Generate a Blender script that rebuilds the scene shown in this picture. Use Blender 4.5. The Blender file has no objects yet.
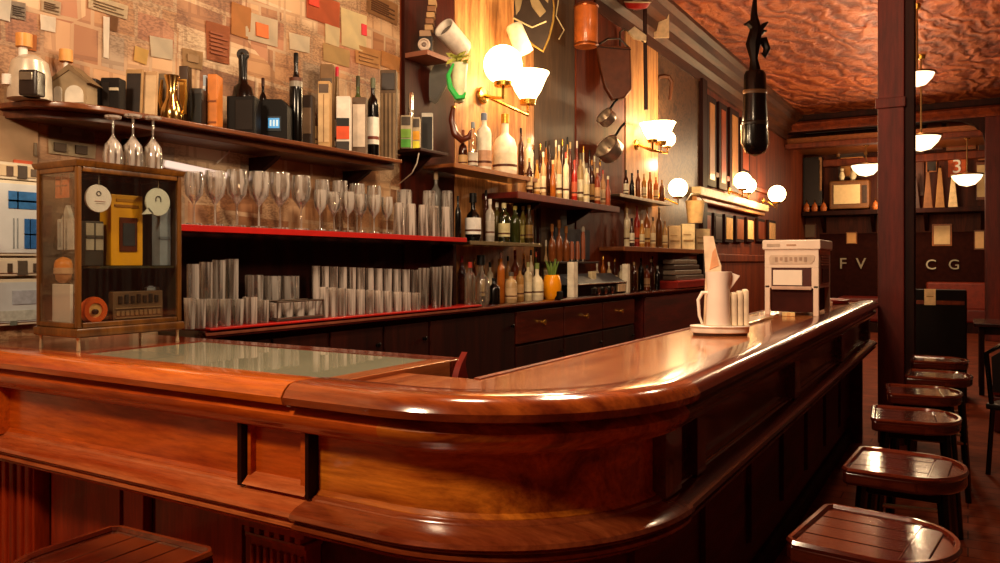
import bpy, bmesh, math, random
from mathutils import Vector, Matrix
random.seed(7)
SC = bpy.context.scene
C = SC.collection
PI = math.pi
# ------------------------------------------------------------------ camera frame
H, F, CU, CV = 1.40, 785.0, 500.0, 262.0
ANG = math.radians(30.8)
cs, sn = math.cos(ANG), math.sin(ANG)
def on_x(u, X):
    k = (u-CU)/F; f = X/(cs*k-sn); return f*(sn*k+cs), f
def on_y(u, Y):
    k = (u-CU)/F; f = Y/(sn*k+cs); return f*(cs*k-sn), f
def on_z(u, v, Z):
    f = (Z-H)*F/(CV-v); r = (u-CU)/F*f
    return cs*r-sn*f, sn*r+cs*f, f
def zat(v, f): return H+(CV-v)*f/F

cam = bpy.data.cameras.new('camera'); co = bpy.data.objects.new('camera', cam); C.objects.link(co)
co.location = (0, 0, H); co.rotation_euler = (PI/2, 0, ANG)
cam.sensor_width = 36; cam.lens = 36*F/1000; cam.shift_y = -19.5/1000; cam.clip_start = .02
SC.camera = co

# ------------------------------------------------------------------ materials
def lin(h):
    if isinstance(h, str):
        h = h.lstrip('#'); c = [int(h[i:i+2], 16)/255 for i in (0, 2, 4)]
    else: c = h
    return tuple((x/12.92 if x <= .04045 else ((x+.055)/1.055)**2.4) for x in c)+(1,)
MC = {}
def new(name):
    m = bpy.data.materials.new(name); m.use_nodes = True
    nt = m.node_tree; nt.nodes.clear(); return m, nt
class N:
    def __init__(s, nt): s.nt = nt
    def __call__(s, t, ins=None, **kw):
        n = s.nt.nodes.new('ShaderNode'+t)
        for k, v in kw.items(): setattr(n, k, v)
        for k, v in (ins or {}).items():
            if isinstance(v, bpy.types.NodeSocket): s.nt.links.new(v, n.inputs[k])
            else: n.inputs[k].default_value = v
        return n
def ramp(n, fac, stops, interp='LINEAR'):
    r = n('ValToRGB', {'Fac': fac}); cr = r.color_ramp; cr.interpolation = interp
    while len(cr.elements) < len(stops): cr.elements.new(.5)
    for e, (p, c) in zip(cr.elements, stops): e.position = p; e.color = c
    return r.outputs['Color']
def mul(n, a, b, t='MULTIPLY', fac=1.0):
    m = n('Mix', data_type='RGBA', blend_type=t)
    if isinstance(fac, bpy.types.NodeSocket): n.nt.links.new(fac, m.inputs[0])
    else: m.inputs[0].default_value = fac
    for i, x in ((6, a), (7, b)):
        if isinstance(x, bpy.types.NodeSocket): n.nt.links.new(x, m.inputs[i])
        else: m.inputs[i].default_value = x
    return m.outputs[2]
def fin(n, nt, sh):
    o = n('OutputMaterial'); nt.links.new(sh, o.inputs['Surface'])
def M(col, rough=.5, metal=0., var=.25, scale=14., coat=0., emit=0., bump=0., spec=.3):
    key = (col, rough, metal, var, scale, coat, emit, bump, spec)
    if key in MC: return MC[key]
    m, nt = new('mat_%d' % len(MC)); n = N(nt); MC[key] = m
    tc = n('TexCoord'); nz = n('TexNoise', {'Vector': tc.outputs['Object'], 'Scale': scale, 'Detail': 4.})
    c = lin(col); lo = tuple(x*(1-var) for x in c[:3])+(1,); hi = tuple(min(1, x*(1+var*.6)) for x in c[:3])+(1,)
    cc = ramp(n, nz.outputs['Fac'], [(.3, lo), (.7, hi)])
    ins = {'Base Color': cc, 'Roughness': rough, 'Metallic': metal, 'Coat Weight': coat, 'Coat Roughness': .08, 'Specular IOR Level': spec}
    if emit: ins['Emission Color'] = c; ins['Emission Strength'] = emit
    if bump:
        b = n('Bump', {'Height': nz.outputs['Fac'], 'Strength': bump, 'Distance': .01}); ins['Normal'] = b.outputs['Normal']
    p = n('BsdfPrincipled', ins); fin(n, nt, p.outputs['BSDF']); return m
def wood(name, dark, light, axis='y', rough=.25, coat=.5, scale=6., contrast=(.35, .68), spec=.5):
    m, nt = new(name); n = N(nt); tc = n('TexCoord')
    s = {'x': (.12, 1, 1), 'y': (1, .12, 1), 'z': (1, 1, .1)}[axis]
    mp = n('Mapping', {'Vector': tc.outputs['Object'], 'Scale': tuple(scale*x for x in s)})
    a = n('TexNoise', {'Vector': mp.outputs['Vector'], 'Scale': 1.6, 'Detail': 6., 'Roughness': .62, 'Distortion': .8})
    b = n('TexNoise', {'Vector': mp.outputs['Vector'], 'Scale': 15., 'Detail': 4., 'Roughness': .65})
    c1 = ramp(n, a.outputs['Fac'], [(contrast[0], lin(dark)), (contrast[1], lin(light))])
    c2 = ramp(n, b.outputs['Fac'], [(.32, (.66, .61, .58, 1)), (.6, (1, 1, 1, 1))])
    cc = mul(n, c1, c2)
    bp = n('Bump', {'Height': b.outputs['Fac'], 'Strength': .06, 'Distance': .004})
    p = n('BsdfPrincipled', {'Base Color': cc, 'Roughness': rough, 'Coat Weight': coat, 'Coat Roughness': .09, 'Specular IOR Level': spec, 'Normal': bp.outputs['Normal']})
    fin(n, nt, p.outputs['BSDF']); return m
def thin_glass(name, tint, white=.05, wcol='#ffffff', gl=1.0, rough=.03):
    """thin clear glass: tinted see-through, Fresnel gloss and white streaks painted in for highlights"""
    m, nt = new(name); n = N(nt); tc = n('TexCoord')
    t = n('BsdfTransparent', {'Color': lin(tint)})
    g = n('BsdfGlossy', {'Color': (1, 1, 1, 1), 'Roughness': rough})
    lw = n('LayerWeight', {'Blend': .35})
    sc = n('Math', {0: lw.outputs['Fresnel'], 1: gl}, operation='MULTIPLY')
    ad = n('Math', {0: sc.outputs[0], 1: .06}, operation='ADD', use_clamp=True)
    mx = n('MixShader', {0: ad.outputs[0], 1: t.outputs[0], 2: g.outputs[0]})
    d = n('BsdfTranslucent', {'Color': lin(wcol)}); d2 = n('BsdfDiffuse', {'Color': lin(wcol)})
    ds = n('MixShader', {0: .5, 1: d.outputs[0], 2: d2.outputs[0]})
    mp = n('Mapping', {'Vector': tc.outputs['Object'], 'Scale': (1, 1, .04)})
    nz = n('TexNoise', {'Vector': mp.outputs[0], 'Scale': 55., 'Detail': 1.})
    sh = n('MapRange', {'Value': nz.outputs['Fac'], 1: .45, 2: .62, 3: white*.35, 4: min(.95, white*2.6)})  # bright vertical streaks painted into the glass as highlights
    w = n('Math', {0: sh.outputs[0], 1: 1.}, operation='MULTIPLY')
    m2 = n('MixShader', {0: w.outputs[0], 1: mx.outputs[0], 2: ds.outputs[0]})
    fin(n, nt, m2.outputs[0]); return m
def emitter(name, col, s, edge=.6):
    m, nt = new(name); n = N(nt)
    lw = n('LayerWeight', {'Blend': .3})
    st = n('MapRange', {'Value': lw.outputs['Facing'], 3: s, 4: s*edge})
    e = n('Emission', {'Color': lin(col), 'Strength': st.outputs[0]}); fin(n, nt, e.outputs[0]); return m

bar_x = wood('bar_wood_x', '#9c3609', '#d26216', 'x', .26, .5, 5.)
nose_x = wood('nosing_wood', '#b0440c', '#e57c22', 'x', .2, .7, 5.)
ledge_x = wood('ledge_wood_lit', '#a8461c', '#da8048', 'x', .2, .8, 5.)  # pinkish ledge wood; light caught on its top is mixed into the colour
bar_y_shaded = wood('bar_wood_y_shaded', '#3a0d06', '#6c200e', 'y', .22, .6, 5.)  # same bar wood, with the shade of the unlit right leg put into its colour
bar_arc = wood('bar_wood_arc', '#7e2606', '#e08426', 'x', .26, .5, 5., (.38, .62))
bar_lo = wood('bar_lower', '#741a06', '#b83c10', 'z', .35, .3, 4.)
deck_m = wood('deck', '#8c4220', '#c47a46', 'y', .2, .5, 4.)
slab_m = wood('slab', '#5a1c0c', '#8c3a1a', 'x', .2, .6, 4.)
dkwood = wood('dark_wood', '#1a0502', '#320e06', 'z', .6, 0., 4., spec=.12)
dkwood_y = wood('dark_wood_y', '#1d0602', '#3a1107', 'y', .5, .0, 4., spec=.25)
mdwood = wood('mid_wood', '#561d0a', '#863814', 'z', .55, .0, 4., spec=.25)
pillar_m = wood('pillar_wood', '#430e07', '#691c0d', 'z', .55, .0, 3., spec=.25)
red_m = wood('red_brown', '#400b05', '#68170a', 'y', .5, .0, 4., spec=.3)
amber_w = wood('amber_planks', '#8a5426', '#d0965a', 'z', .5, .1, 9.)
grey_w = wood('grey_panel', '#3f2c1c', '#664b31', 'z', .5, .0, 3., spec=.3)
stool_m = wood('stool_wood', '#260804', '#561b0a', 'x', .14, .9, 6.)
shelf_m = wood('shelf_wood', '#5a2c14', '#94562c', 'y', .3, .4, 6.)
brass = wood('cabinet_brass_wood', '#4a2a0c', '#7c4e1a', 'z', .28, .6, 6.)
black = M('#0a0807', .45, spec=.2); blackg = M('#070605', .18, coat=.25, spec=.3); blk_metal = M('#141110', .3, .7)
white = M('#e9e2d8', .5, var=.06); cream = M('#e3c9a0', .55, var=.1); tan = M('#b98d5c', .6)
chrome = M('#d8d0c6', .15, 1., var=.1); steel = M('#8d8478', .3, 1., var=.15); gold = M('#c99640', .25, .9)
bright_red = M('#b31a14', .35, coat=.3, var=.1); orange = M('#d9691d', .45, var=.15)
glass_c = thin_glass('clear_glass', '#faf8f4', .16, '#fff6ee', 1.15)
glass_w = thin_glass('stacked_glass', '#f0ebe6', .24, '#fff3ea')
glass_pane = thin_glass('pane_glass', '#f6f7f3', .002, '#ffffff', .25, .01)
lit = emitter('lamp_glow', '#ffc67a', 9., .75); lit_soft = emitter('bowl_glow', '#ffd9a6', 4.5, .6); lit_hot = emitter('bulb_glow', '#ffcf8c', 22., .7)

# ------------------------------------------------------------------ mesh builder
class MB:
    def __init__(s): s.bm = bmesh.new(); s.bev = False
    def _add(s, t, Mx=None):
        if Mx is not None: bmesh.ops.transform(t, matrix=Mx, verts=t.verts)
        me = bpy.data.meshes.new('t'); t.to_mesh(me); t.free(); s.bm.from_mesh(me); bpy.data.meshes.remove(me); return s
    def box(s, x0, x1, y0, y1, z0, z1, bev=0., Mx=None, seg=2):
        t = bmesh.new(); v = [t.verts.new((x, y, z)) for x in (x0, x1) for y in (y0, y1) for z in (z0, z1)]
        for f in ((0, 1, 3, 2), (4, 6, 7, 5), (0, 4, 5, 1), (2, 3, 7, 6), (0, 2, 6, 4), (1, 5, 7, 3)): t.faces.new([v[i] for i in f])
        bmesh.ops.recalc_face_normals(t, faces=t.faces)
        if bev: s.bev = True; bmesh.ops.bevel(t, geom=list(t.edges), offset=min(bev, .45*min(abs(x1-x0), abs(y1-y0), abs(z1-z0))), segments=seg, profile=.5, affect='EDGES')
        return s._add(t, Mx)
    def lathe(s, prof, seg=18, Mx=None, a0=0., a1=2*PI):
        t = bmesh.new(); full = a1-a0 > 6.28; n = seg if full else seg+1; rings = []
        for r, z in prof:
            if r < 1e-6: rings.append([t.verts.new((0, 0, z))])
            else: rings.append([t.verts.new((r*math.cos(a0+(a1-a0)*i/seg), r*math.sin(a0+(a1-a0)*i/seg), z)) for i in range(n)])
        for a, b in zip(rings, rings[1:]):
            m = seg
            for i in range(m):
                j = (i+1) % n
                if len(a) == 1 and len(b) == 1: continue
                if len(a) == 1: q = (a[0], b[j], b[i])
                elif len(b) == 1: q = (a[i], a[j], b[0])
                else: q = (a[i], a[j], b[j], b[i])
                t.faces.new(q)
        bmesh.ops.recalc_face_normals(t, faces=t.faces)
        return s._add(t, Mx)
    def tube(s, pts, r, seg=8, Mx=None, closed=False):
        t = bmesh.new(); P = [Vector(p) for p in pts]; n = len(P); rings = []; up = Vector((0, 0, 1)); prev = None
        for i, p in enumerate(P):
            d = (P[(i+1) % n]-P[i-1]) if closed else (P[min(i+1, n-1)]-P[max(i-1, 0)])
            d.normalize()
            if prev is None: a = d.cross(up); a = d.cross(Vector((1, 0, 0))) if a.length < .01 else a
            else: a = prev-d*prev.dot(d)
            a.normalize(); prev = a; b = d.cross(a); rr = r[i] if isinstance(r, (list, tuple)) else r
            rings.append([t.verts.new(p+(a*math.cos(2*PI*k/seg)+b*math.sin(2*PI*k/seg))*rr) for k in range(seg)])
        for i in range(n if closed else n-1):
            A, B = rings[i], rings[(i+1) % n]
            for k in range(seg): t.faces.new((A[k], A[(k+1) % seg], B[(k+1) % seg], B[k]))
        if not closed: t.faces.new(rings[0][::-1]); t.faces.new(rings[-1])
        bmesh.ops.recalc_face_normals(t, faces=t.faces)
        return s._add(t, Mx)
    def prism(s, poly, a, b, plane='xy', Mx=None, bev=0.):
        t = bmesh.new()
        f = {'xy': lambda p, d: (p[0], p[1], d), 'xz': lambda p, d: (p[0], d, p[1]), 'yz': lambda p, d: (d, p[0], p[1])}[plane]
        A = [t.verts.new(f(p, a)) for p in poly]; B = [t.verts.new(f(p, b)) for p in poly]; n = len(poly)
        fa = t.faces.new(A); fb = t.faces.new(B[::-1])
        for i in range(n): t.faces.new((A[i], A[(i+1) % n], B[(i+1) % n], B[i]))
        bmesh.ops.recalc_face_normals(t, faces=t.faces)
        if bev:
            s.bev = True; ed = [e for e in t.edges if (e.verts[0] in A) == (e.verts[1] in A)]
            bmesh.ops.bevel(t, geom=ed, offset=bev, segments=3, profile=.5, affect='EDGES')
        return s._add(t, Mx)
    def sweep(s, path, prof, caps=True):
        t = bmesh.new(); rings = [[t.verts.new((x+nx*d, y+ny*d, z)) for d, z in prof] for x, y, nx, ny in path]; n = len(prof)
        for A, B in zip(rings, rings[1:]):
            for k in range(n): t.faces.new((A[k], A[(k+1) % n], B[(k+1) % n], B[k]))
        if caps: t.faces.new(rings[0]); t.faces.new(rings[-1][::-1])
        bmesh.ops.recalc_face_normals(t, faces=t.faces)
        return s._add(t)
    def build(s, name, m, parent=None, ang=38):
        me = bpy.data.meshes.new(name); s.bm.to_mesh(me); s.bm.free()
        me.shade_smooth(); me.set_sharp_from_angle(angle=math.radians(ang))
        me.materials.append(m); o = bpy.data.objects.new(name, me); C.objects.link(o)
        if s.bev: w = o.modifiers.new('wn', 'WEIGHTED_NORMAL'); w.keep_sharp = True; w.weight = 100
        if parent is not None: o.parent = parent
        return o
def tag(o, label, cat, group=None, kind=None):
    o['label'] = label; o['category'] = cat
    if group: o['group'] = group
    if kind: o['kind'] = kind
    return o
def thing(name, label, cat, loc=(0, 0, 0), rz=0., group=None):
    o = bpy.data.objects.new(name, None); C.objects.link(o); o.empty_display_size = .05
    o.location = loc; o.rotation_euler = (0, 0, rz); return tag(o, label, cat, group)
def struct(name, mb, m, label=None):
    o = mb.build(name, m); o['kind'] = 'structure'
    if label: o['label'] = label
    return o
def T(x=0, y=0, z=0): return Matrix.Translation((x, y, z))
def R(a, ax): return Matrix.Rotation(a, 4, ax)
ORD = 'first second third fourth fifth sixth seventh eighth ninth tenth eleventh twelfth thirteenth fourteenth fifteenth sixteenth'.split()
def dup(root, loc, rz=None, label=None, mats=None):
    r = root.copy(); C.objects.link(r); r.location = loc
    if rz is not None: r.rotation_euler = (0, 0, rz)
    if label: r['label'] = label
    for ch in root.children:
        c = ch.copy(); C.objects.link(c); c.parent = r
        for g in ch.children:
            d = g.copy(); C.objects.link(d); d.parent = c
    return r

# ================================================================== SETTING
WX, ZC, YB, Y2 = -3.15, 4.30, 16.4, 18.8
# ---- wall of pasted newspaper
def collage():
    m, nt = new('pasted_newsprint'); n = N(nt); tc = n('TexCoord')
    sp = n('SeparateXYZ', {0: tc.outputs['Object']})
    wob = n('TexNoise', {'Vector': tc.outputs['Object'], 'Scale': 2.2})
    yy = n('Math', {0: sp.outputs['Z'], 1: wob.outputs['Fac']}, operation='MULTIPLY_ADD'); yy.inputs[2].default_value = 0
    def vec(sx, sz, ox, rot=0.):
        cb = n('CombineXYZ', {'X': sp.outputs['Y'], 'Y': sp.outputs['Z']})
        return n('Mapping', {'Vector': cb.outputs[0], 'Scale': (sx, sz, 1), 'Location': (ox, ox*.7, 0), 'Rotation': (0, 0, rot)}).outputs[0]
    def brick(v, w, h, off, sq, mort=.012):
        b = n('TexBrick', {'Vector': v, 'Color1': (0, 0, 0, 1), 'Color2': (1, 1, 1, 1), 'Mortar': (.5, .5, .5, 1), 'Scale': 1., 'Mortar Size': mort, 'Mortar Smooth': .2, 'Brick Width': w, 'Row Height': h})
        b.offset = off; b.squash = sq; b.squash_frequency = 3; b.offset_frequency = 2; return b
    b1 = brick(vec(1.35, 1.3, .3, .02), .27, .21, .37, .6); b2 = brick(vec(1.25, 1.3, 1.7, -.05), .16, .19, .61, 1.5); b3 = brick(vec(1, 1, 4.1, .04), .36, .14, .28, .8)
    pal = [(0, lin('#c79a6c')), (.16, lin('#d8b48a')), (.3, lin('#bd916c')), (.42, lin('#dfc4a0')), (.55, lin('#b08058')), (.66, lin('#d6b48c')), (.76, lin('#c08a66')), (.84, lin('#b8a790')), (.91, lin('#e4cdaa')), (.96, lin('#9a6c48'))]
    c1, c2, c3 = (ramp(n, b.outputs['Color'], pal, 'CONSTANT') for b in (b1, b2, b3))
    k1 = n('TexVoronoi', {'Vector': vec(2.3, 2.9, 3.3), 'Scale': 1.}, distance='CHEBYCHEV')
    s1 = n('Math', {0: k1.outputs['Color'], 1: .55}, operation='GREATER_THAN'); 
    k2 = n('TexVoronoi', {'Vector': vec(1.7, 2.3, 9.3), 'Scale': 1.}, distance='CHEBYCHEV')
    s2 = n('Math', {0: k2.outputs['Color'], 1: .6}, operation='GREATER_THAN')
    c = mul(n, c1, c2, 'MIX', s1.outputs[0]); c = mul(n, c, c3, 'MIX', s2.outputs[0])
    # columns of print
    lines = brick(vec(1, 1, .9), .085, .011, .0, 1., .35)
    br = n('TexNoise', {'Vector': vec(55, 120, 0), 'Scale': 1., 'Detail': 2.})
    pr = ramp(n, br.outputs['Fac'], [(.42, (.62, .56, .5, 1)), (.55, (1, 1, 1, 1))])
    ln = ramp(n, lines.outputs['Fac'], [(.2, (1, 1, 1, 1)), (.8, (.72, .66, .6, 1))])
    area = n('TexNoise', {'Vector': vec(3, 4, 5), 'Scale': 1., 'Detail': 1.})
    ar = n('MapRange', {'Value': area.outputs['Fac'], 1: .42, 2: .55})
    pp = mul(n, pr, ln); c = mul(n, c, pp, 'MULTIPLY', ar.outputs[0])
    seam = n('Math', {0: b1.outputs['Fac'], 1: b2.outputs['Fac']}, operation='MAXIMUM')
    c = mul(n, c, ramp(n, seam.outputs[0], [(.3, (1, 1, 1, 1)), (.9, (.5, .4, .32, 1))]), 'MULTIPLY', .45)
    st = n('TexNoise', {'Vector': tc.outputs['Object'], 'Scale': 1.4, 'Detail': 3.})
    c = mul(n, c, ramp(n, st.outputs['Fac'], [(.35, (.78, .64, .54, 1)), (.6, (1, 1, 1, 1))]))
    c = mul(n, c, (.86, .83, .82, 1))
    bp = n('Bump', {'Height': seam.outputs[0], 'Strength': .3, 'Distance': .004, })
    p = n('BsdfPrincipled', {'Base Color': c, 'Roughness': .55, 'Normal': bp.outputs['Normal']}); fin(n, nt, p.outputs[0]); return m
paper_wall = collage()
def copper():
    m, nt = new('embossed_copper'); n = N(nt); tc = n('TexCoord')
    mp = n('Mapping', {'Vector': tc.outputs['Object'], 'Scale': (1.5, .9, 1), 'Rotation': (0, 0, .5)})
    a = n('TexNoise', {'Vector': mp.outputs[0], 'Scale': 3.2, 'Detail': 8., 'Roughness': .68, 'Distortion': 1.6})
    w = n('TexWave', {'Vector': mp.outputs[0], 'Scale': .8, 'Distortion': 14., 'Detail': 4., 'Detail Scale': 1.6})
    wh = n('Math', {0: w.outputs['Fac'], 1: .4}, operation='MULTIPLY'); hh = n('Math', {0: a.outputs['Fac'], 1: wh.outputs[0]}, operation='ADD')
    c = ramp(n, hh.outputs[0], [(.35, lin('#541a08')), (.6, lin('#8e3c16')), (.9, lin('#b86230'))])
    bp = n('Bump', {'Height': hh.outputs[0], 'Strength': 1., 'Distance': .11})
    p = n('BsdfPrincipled', {'Base Color': c, 'Roughness': .38, 'Metallic': .7, 'Normal': bp.outputs[0]}); fin(n, nt, p.outputs[0]); return m
copper_m = copper()
def floor_mat():
    m, nt = new('dark_floor'); n = N(nt); tc = n('TexCoord')
    b = n('TexBrick', {'Vector': tc.outputs['Object'], 'Color1': lin('#70301a'), 'Color2': lin('#7e3a20'), 'Mortar': lin('#4a1c0e'), 'Scale': 1., 'Brick Width': 1.3, 'Row Height': .14, 'Mortar Size': .004})
    nz = n('TexNoise', {'Vector': tc.outputs['Object'], 'Scale': 5., 'Detail': 5.})
    c = mul(n, b.outputs['Color'], ramp(n, nz.outputs['Fac'], [(.3, (.6, .55, .5, 1)), (.7, (1.2, 1.1, 1, 1))]))
    p = n('BsdfPrincipled', {'Base Color': c, 'Roughness': .8, 'Specular IOR Level': .15}); fin(n, nt, p.outputs[0]); return m
XR, YF = 2.4, -2.6
struct('floor', MB().box(WX, XR, YF, Y2, -.08, 0), floor_mat())
struct('ceiling', MB().box(WX-.1, XR+.1, YF-.1, YB, ZC, ZC+.1), copper_m)
struct('ceiling_back', MB().box(WX-.1, XR+.1, YB+.3, Y2+.1, 3.78, 3.9), M('#8a4a22', .35, .4))
struct('wall_left', MB().box(WX-.1, WX, YF, 4.02, 0, ZC), paper_wall)
struct('wall_left_far', MB().box(WX-.1, WX, 4.02, Y2, 0, ZC), mdwood)
struct('wall_right', MB().box(XR, XR+.1, YF, Y2, 0, ZC), M('#4a1d10', .6))
struct('wall_front', MB().box(WX-.1, XR+.1, YF-.1, YF, 0, ZC), M('#5c2614', .5))
struct('wall_back', MB().box(WX-.1, XR+.1, Y2, Y2+.1, 0, ZC), wood('far_wall', '#381206', '#6a2a0e', 'z', .6, 0., 3., spec=.2))
struct('ceiling_beam', MB().box(WX, XR, YB, YB+.3, 3.98, ZC, .015), dkwood)
struct('beam_moulding', MB().sweep([(WX, YB, 0, -1), (XR, YB, 0, -1)], [(.0, 3.98), (.0, 4.16), (.1, 4.16), (.14, 4.12), (.1, 4.06), (.05, 4.03), (.03, 3.98)]), mdwood)
struct('back_moulding', MB().box(WX, XR, YB+.02, YB+.28, 3.66, 3.76, .02).box(WX, XR, Y2-.25, Y2, 3.5, 3.66, .03), mdwood)
# cornice along the left wall
struct('trim_1', MB().sweep([(WX, 7.0, 1, 0), (WX, YB, 1, 0)], [(0, ZC), (.34, ZC), (.34, ZC-.05), (.27, ZC-.08), (.24, ZC-.16), (.16, ZC-.2), (.14, ZC-.3), (.06, ZC-.34), (.05, ZC-.46), (0, ZC-.46)]), wood('cornice_wood', '#34170a', '#5c3018', 'y', .5, .0, 5., spec=.25))
def panel(name, u0, u1, z0, z1, m, t=.03):
    ya, _ = on_x(u0, WX); yb, _ = on_x(u1, WX)
    return struct(name, MB().box(WX, WX+t, ya, yb, z0, z1, .006), m)
panel('wall_panel_1', 401, 451, 1.1, ZC, wood('panel_umber', '#2a0a04', '#461407', 'z', .55, .0, 4., spec=.15))
panel('wall_panel_2', 451.5, 531, 1.1, ZC, amber_w)
panel('wall_panel_3', 531.5, 572, 1.1, ZC, grey_w)
panel('wall_panel_4', 572.5, 621, 1.1, ZC, mdwood, .04)
panel('wall_panel_5', 621.5, 654, 1.1, ZC-.4, amber_w, .05)
def marble():
    m, nt = new('scrolled_mirror_panel'); n = N(nt); tc = n('TexCoord')
    v = n('TexNoise', {'Vector': tc.outputs['Object'], 'Scale': 5., 'Detail': 4., 'Distortion': 3.})
    c = ramp(n, v.outputs['Fac'], [(.35, lin('#2c1c10')), (.5, lin('#5c4028')), (.6, lin('#382414'))])
    p = n('BsdfPrincipled', {'Base Color': c, 'Roughness': .4, 'Metallic': .1}); fin(n, nt, p.outputs[0]); return m
panel('wall_panel_6', 655, 696, 1.5, ZC-.42, marble(), .04)
panel('wall_panel_7', 696.5, 701, 1.1, ZC-.42, dkwood, .09)
struct('wall_panel_9', MB().box(WX, WX+.015, 2.36, 4.58, 1.1, 1.54), dkwood)
struct('baseboard_left', MB().box(WX, WX+.02, YF, 1.3, 0, .14, .005), dkwood)
# pillar at the bar end
px0, px1, py0, py1 = -.60, -.415, 6.70, 6.95
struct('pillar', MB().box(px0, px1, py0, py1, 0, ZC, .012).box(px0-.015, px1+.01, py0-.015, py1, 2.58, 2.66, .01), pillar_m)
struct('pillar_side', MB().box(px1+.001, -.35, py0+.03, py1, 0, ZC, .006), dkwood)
struct('pillar_far', MB().box(.26, .62, YB-.05, YB+.3, 0, 3.98, .02), pillar_m)
struct('arch_spandrel', MB().prism([(.26, 3.98), (.26, 3.55), (.22, 3.7), (.1, 3.86), (-.1, 3.95), (-.35, 3.98)], YB, YB+.26, 'xz'), dkwood)

# ================================================================== BAR
BR = .55; AX, AY = -1.16, 1.95
def seg_left(a, b, n=2): return [(a+(b-a)*i/(n-1), 1.40, 0., -1.) for i in range(n)]
def seg_arc(a=0., b=1., n=25):
    o = []
    for i in range(n):
        t = -PI/2+PI/2*(a+(b-a)*i/(n-1)); o.append((AX+BR*math.cos(t), AY+BR*math.sin(t), math.cos(t), math.sin(t)))
    return o
def seg_right(a, b, n=2): return [(-.61, a+(b-a)*i/(n-1), 1., 0.) for i in range(n)]
BE, BL = 6.66, WX+.03
JX = -1.436
bar = thing('bar_counter', 'long curved wooden bar counter with polished rounded edge and panelled front', 'bar counter')
nose = [(-.11, 1.10), (-.03, 1.103), (0, 1.098), (.016, 1.085), (.026, 1.068), (.02, 1.05), (.004, 1.043), (-.02, 1.041), (-.11, 1.041)]
MB().sweep(seg_left(BL, JX-.008), nose).build('edge_nosing', nose_x, bar)
nose2 = [(d+.008 if d > -.05 else d, z+.003) for d, z in nose]
MB().sweep(seg_left(JX+.008, AX)+seg_arc(), nose2).build('edge_nosing', wood('nosing_arc', '#6b2410', '#b0561f', 'x', .16, .9, 5.), bar)
MB().sweep(seg_right(AY+.004, BE), nose).build('edge_nosing', bar_y_shaded, bar)
MB().box(JX-.007, JX+.007, 1.392, 1.47, 1.043, 1.062, .002).build('joint_bracket', M('#c9b9a2', .3, .8), bar)
fr = [(-.1, 1.041), (-.012, 1.041), (-.004, 1.034), (.006, 1.022), (.004, 1.008), (-.008, .992), (-.02, .984), (-.024, .976), (-.1, .976)]
MB().sweep(seg_left(BL, AX), fr).build('frieze_moulding', bar_x, bar)
MB().sweep(seg_arc(), fr).build('frieze_moulding', bar_arc, bar)
MB().sweep(seg_right(AY, BE), fr).build('frieze_moulding', bar_y_shaded, bar)
pn = [(-.11, .976), (-.058, .976), (-.058, .972), (-.07, .96), (-.07, .826), (-.06, .816), (-.06, .808), (-.11, .808)]
stl = [(-.10, .976), (-.034, .976), (-.034, .808), (-.10, .808)]
def stile(path, m): MB().sweep(path, stl).build('stile', m, bar)
def upanel(path, m): MB().sweep(path, pn).build('upper_panel', m, bar)
XS = lambda u: on_y(u, 1.45)[0]
upanel(seg_left(BL, XS(-60)), bar_x)
stile(seg_left(XS(-60), XS(4)), bar_x)
upanel(seg_left(XS(4), XS(242)), bar_x)
stile(seg_left(XS(242), XS(246)), dkwood)
upanel(seg_left(XS(246), XS(309.5)), bar_x)
MB().sweep(seg_left(XS(247), XS(309)), [(-.075, .842), (-.055, .836), (-.032, .814), (-.075, .814)]).build('panel_sill', ledge_x, bar)
MB().sweep(seg_left(XS(300), XS(309)), [(-.075, .972), (-.052, .966), (-.052, .83), (-.075, .83)]).build('panel_frame', bar_x, bar)
MB().sweep(seg_left(XS(247), XS(250)), [(-.075, .972), (-.052, .966), (-.052, .83), (-.075, .83)]).build('panel_frame', bar_x, bar)
stile(seg_left(XS(309.5), XS(313)), dkwood)
a0 = .02
upanel(seg_left(XS(313), AX)+seg_arc(0, .93), bar_arc)
stile(seg_arc(.93, 1., 5)+seg_right(AY+.02, AY+.06), bar_y_shaded)
upanel(seg_right(AY+.06, AY+.2), bar_y_shaded)
stile(seg_right(AY+.2, AY+.28), bar_y_shaded)
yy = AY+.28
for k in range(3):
    upanel(seg_right(yy, yy+1.35), bar_y_shaded); stile(seg_right(yy+1.35, min(yy+1.47, BE)), bar_y_shaded); yy += 1.47
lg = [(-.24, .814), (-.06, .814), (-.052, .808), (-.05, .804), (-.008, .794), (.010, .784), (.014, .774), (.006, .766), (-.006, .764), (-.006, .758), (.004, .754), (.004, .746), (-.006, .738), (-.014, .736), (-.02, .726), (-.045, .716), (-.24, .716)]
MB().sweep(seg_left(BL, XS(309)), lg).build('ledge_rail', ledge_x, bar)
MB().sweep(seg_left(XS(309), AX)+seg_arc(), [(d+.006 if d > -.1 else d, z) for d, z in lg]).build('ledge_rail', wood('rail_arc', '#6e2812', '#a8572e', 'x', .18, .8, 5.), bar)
MB().sweep(seg_right(AY, BE), lg).build('ledge_rail', bar_y_shaded, bar)
lo = [(-.25, .73), (-.2, .73), (-.2, .0), (-.25, .0)]
MB().sweep(seg_left(BL, AX)+seg_arc()+seg_right(AY, BE), lo).build('lower_body', red_m, bar)
XL = lambda u: on_y(u, 1.59)[0]
def lraise(path, z0, z1, m, name, d=.025): MB().sweep(path, [(-.199, z1), (-.199+d, z1-.012), (-.199+d, z0+.012), (-.199, z0)]).build(name, m, bar)
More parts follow.
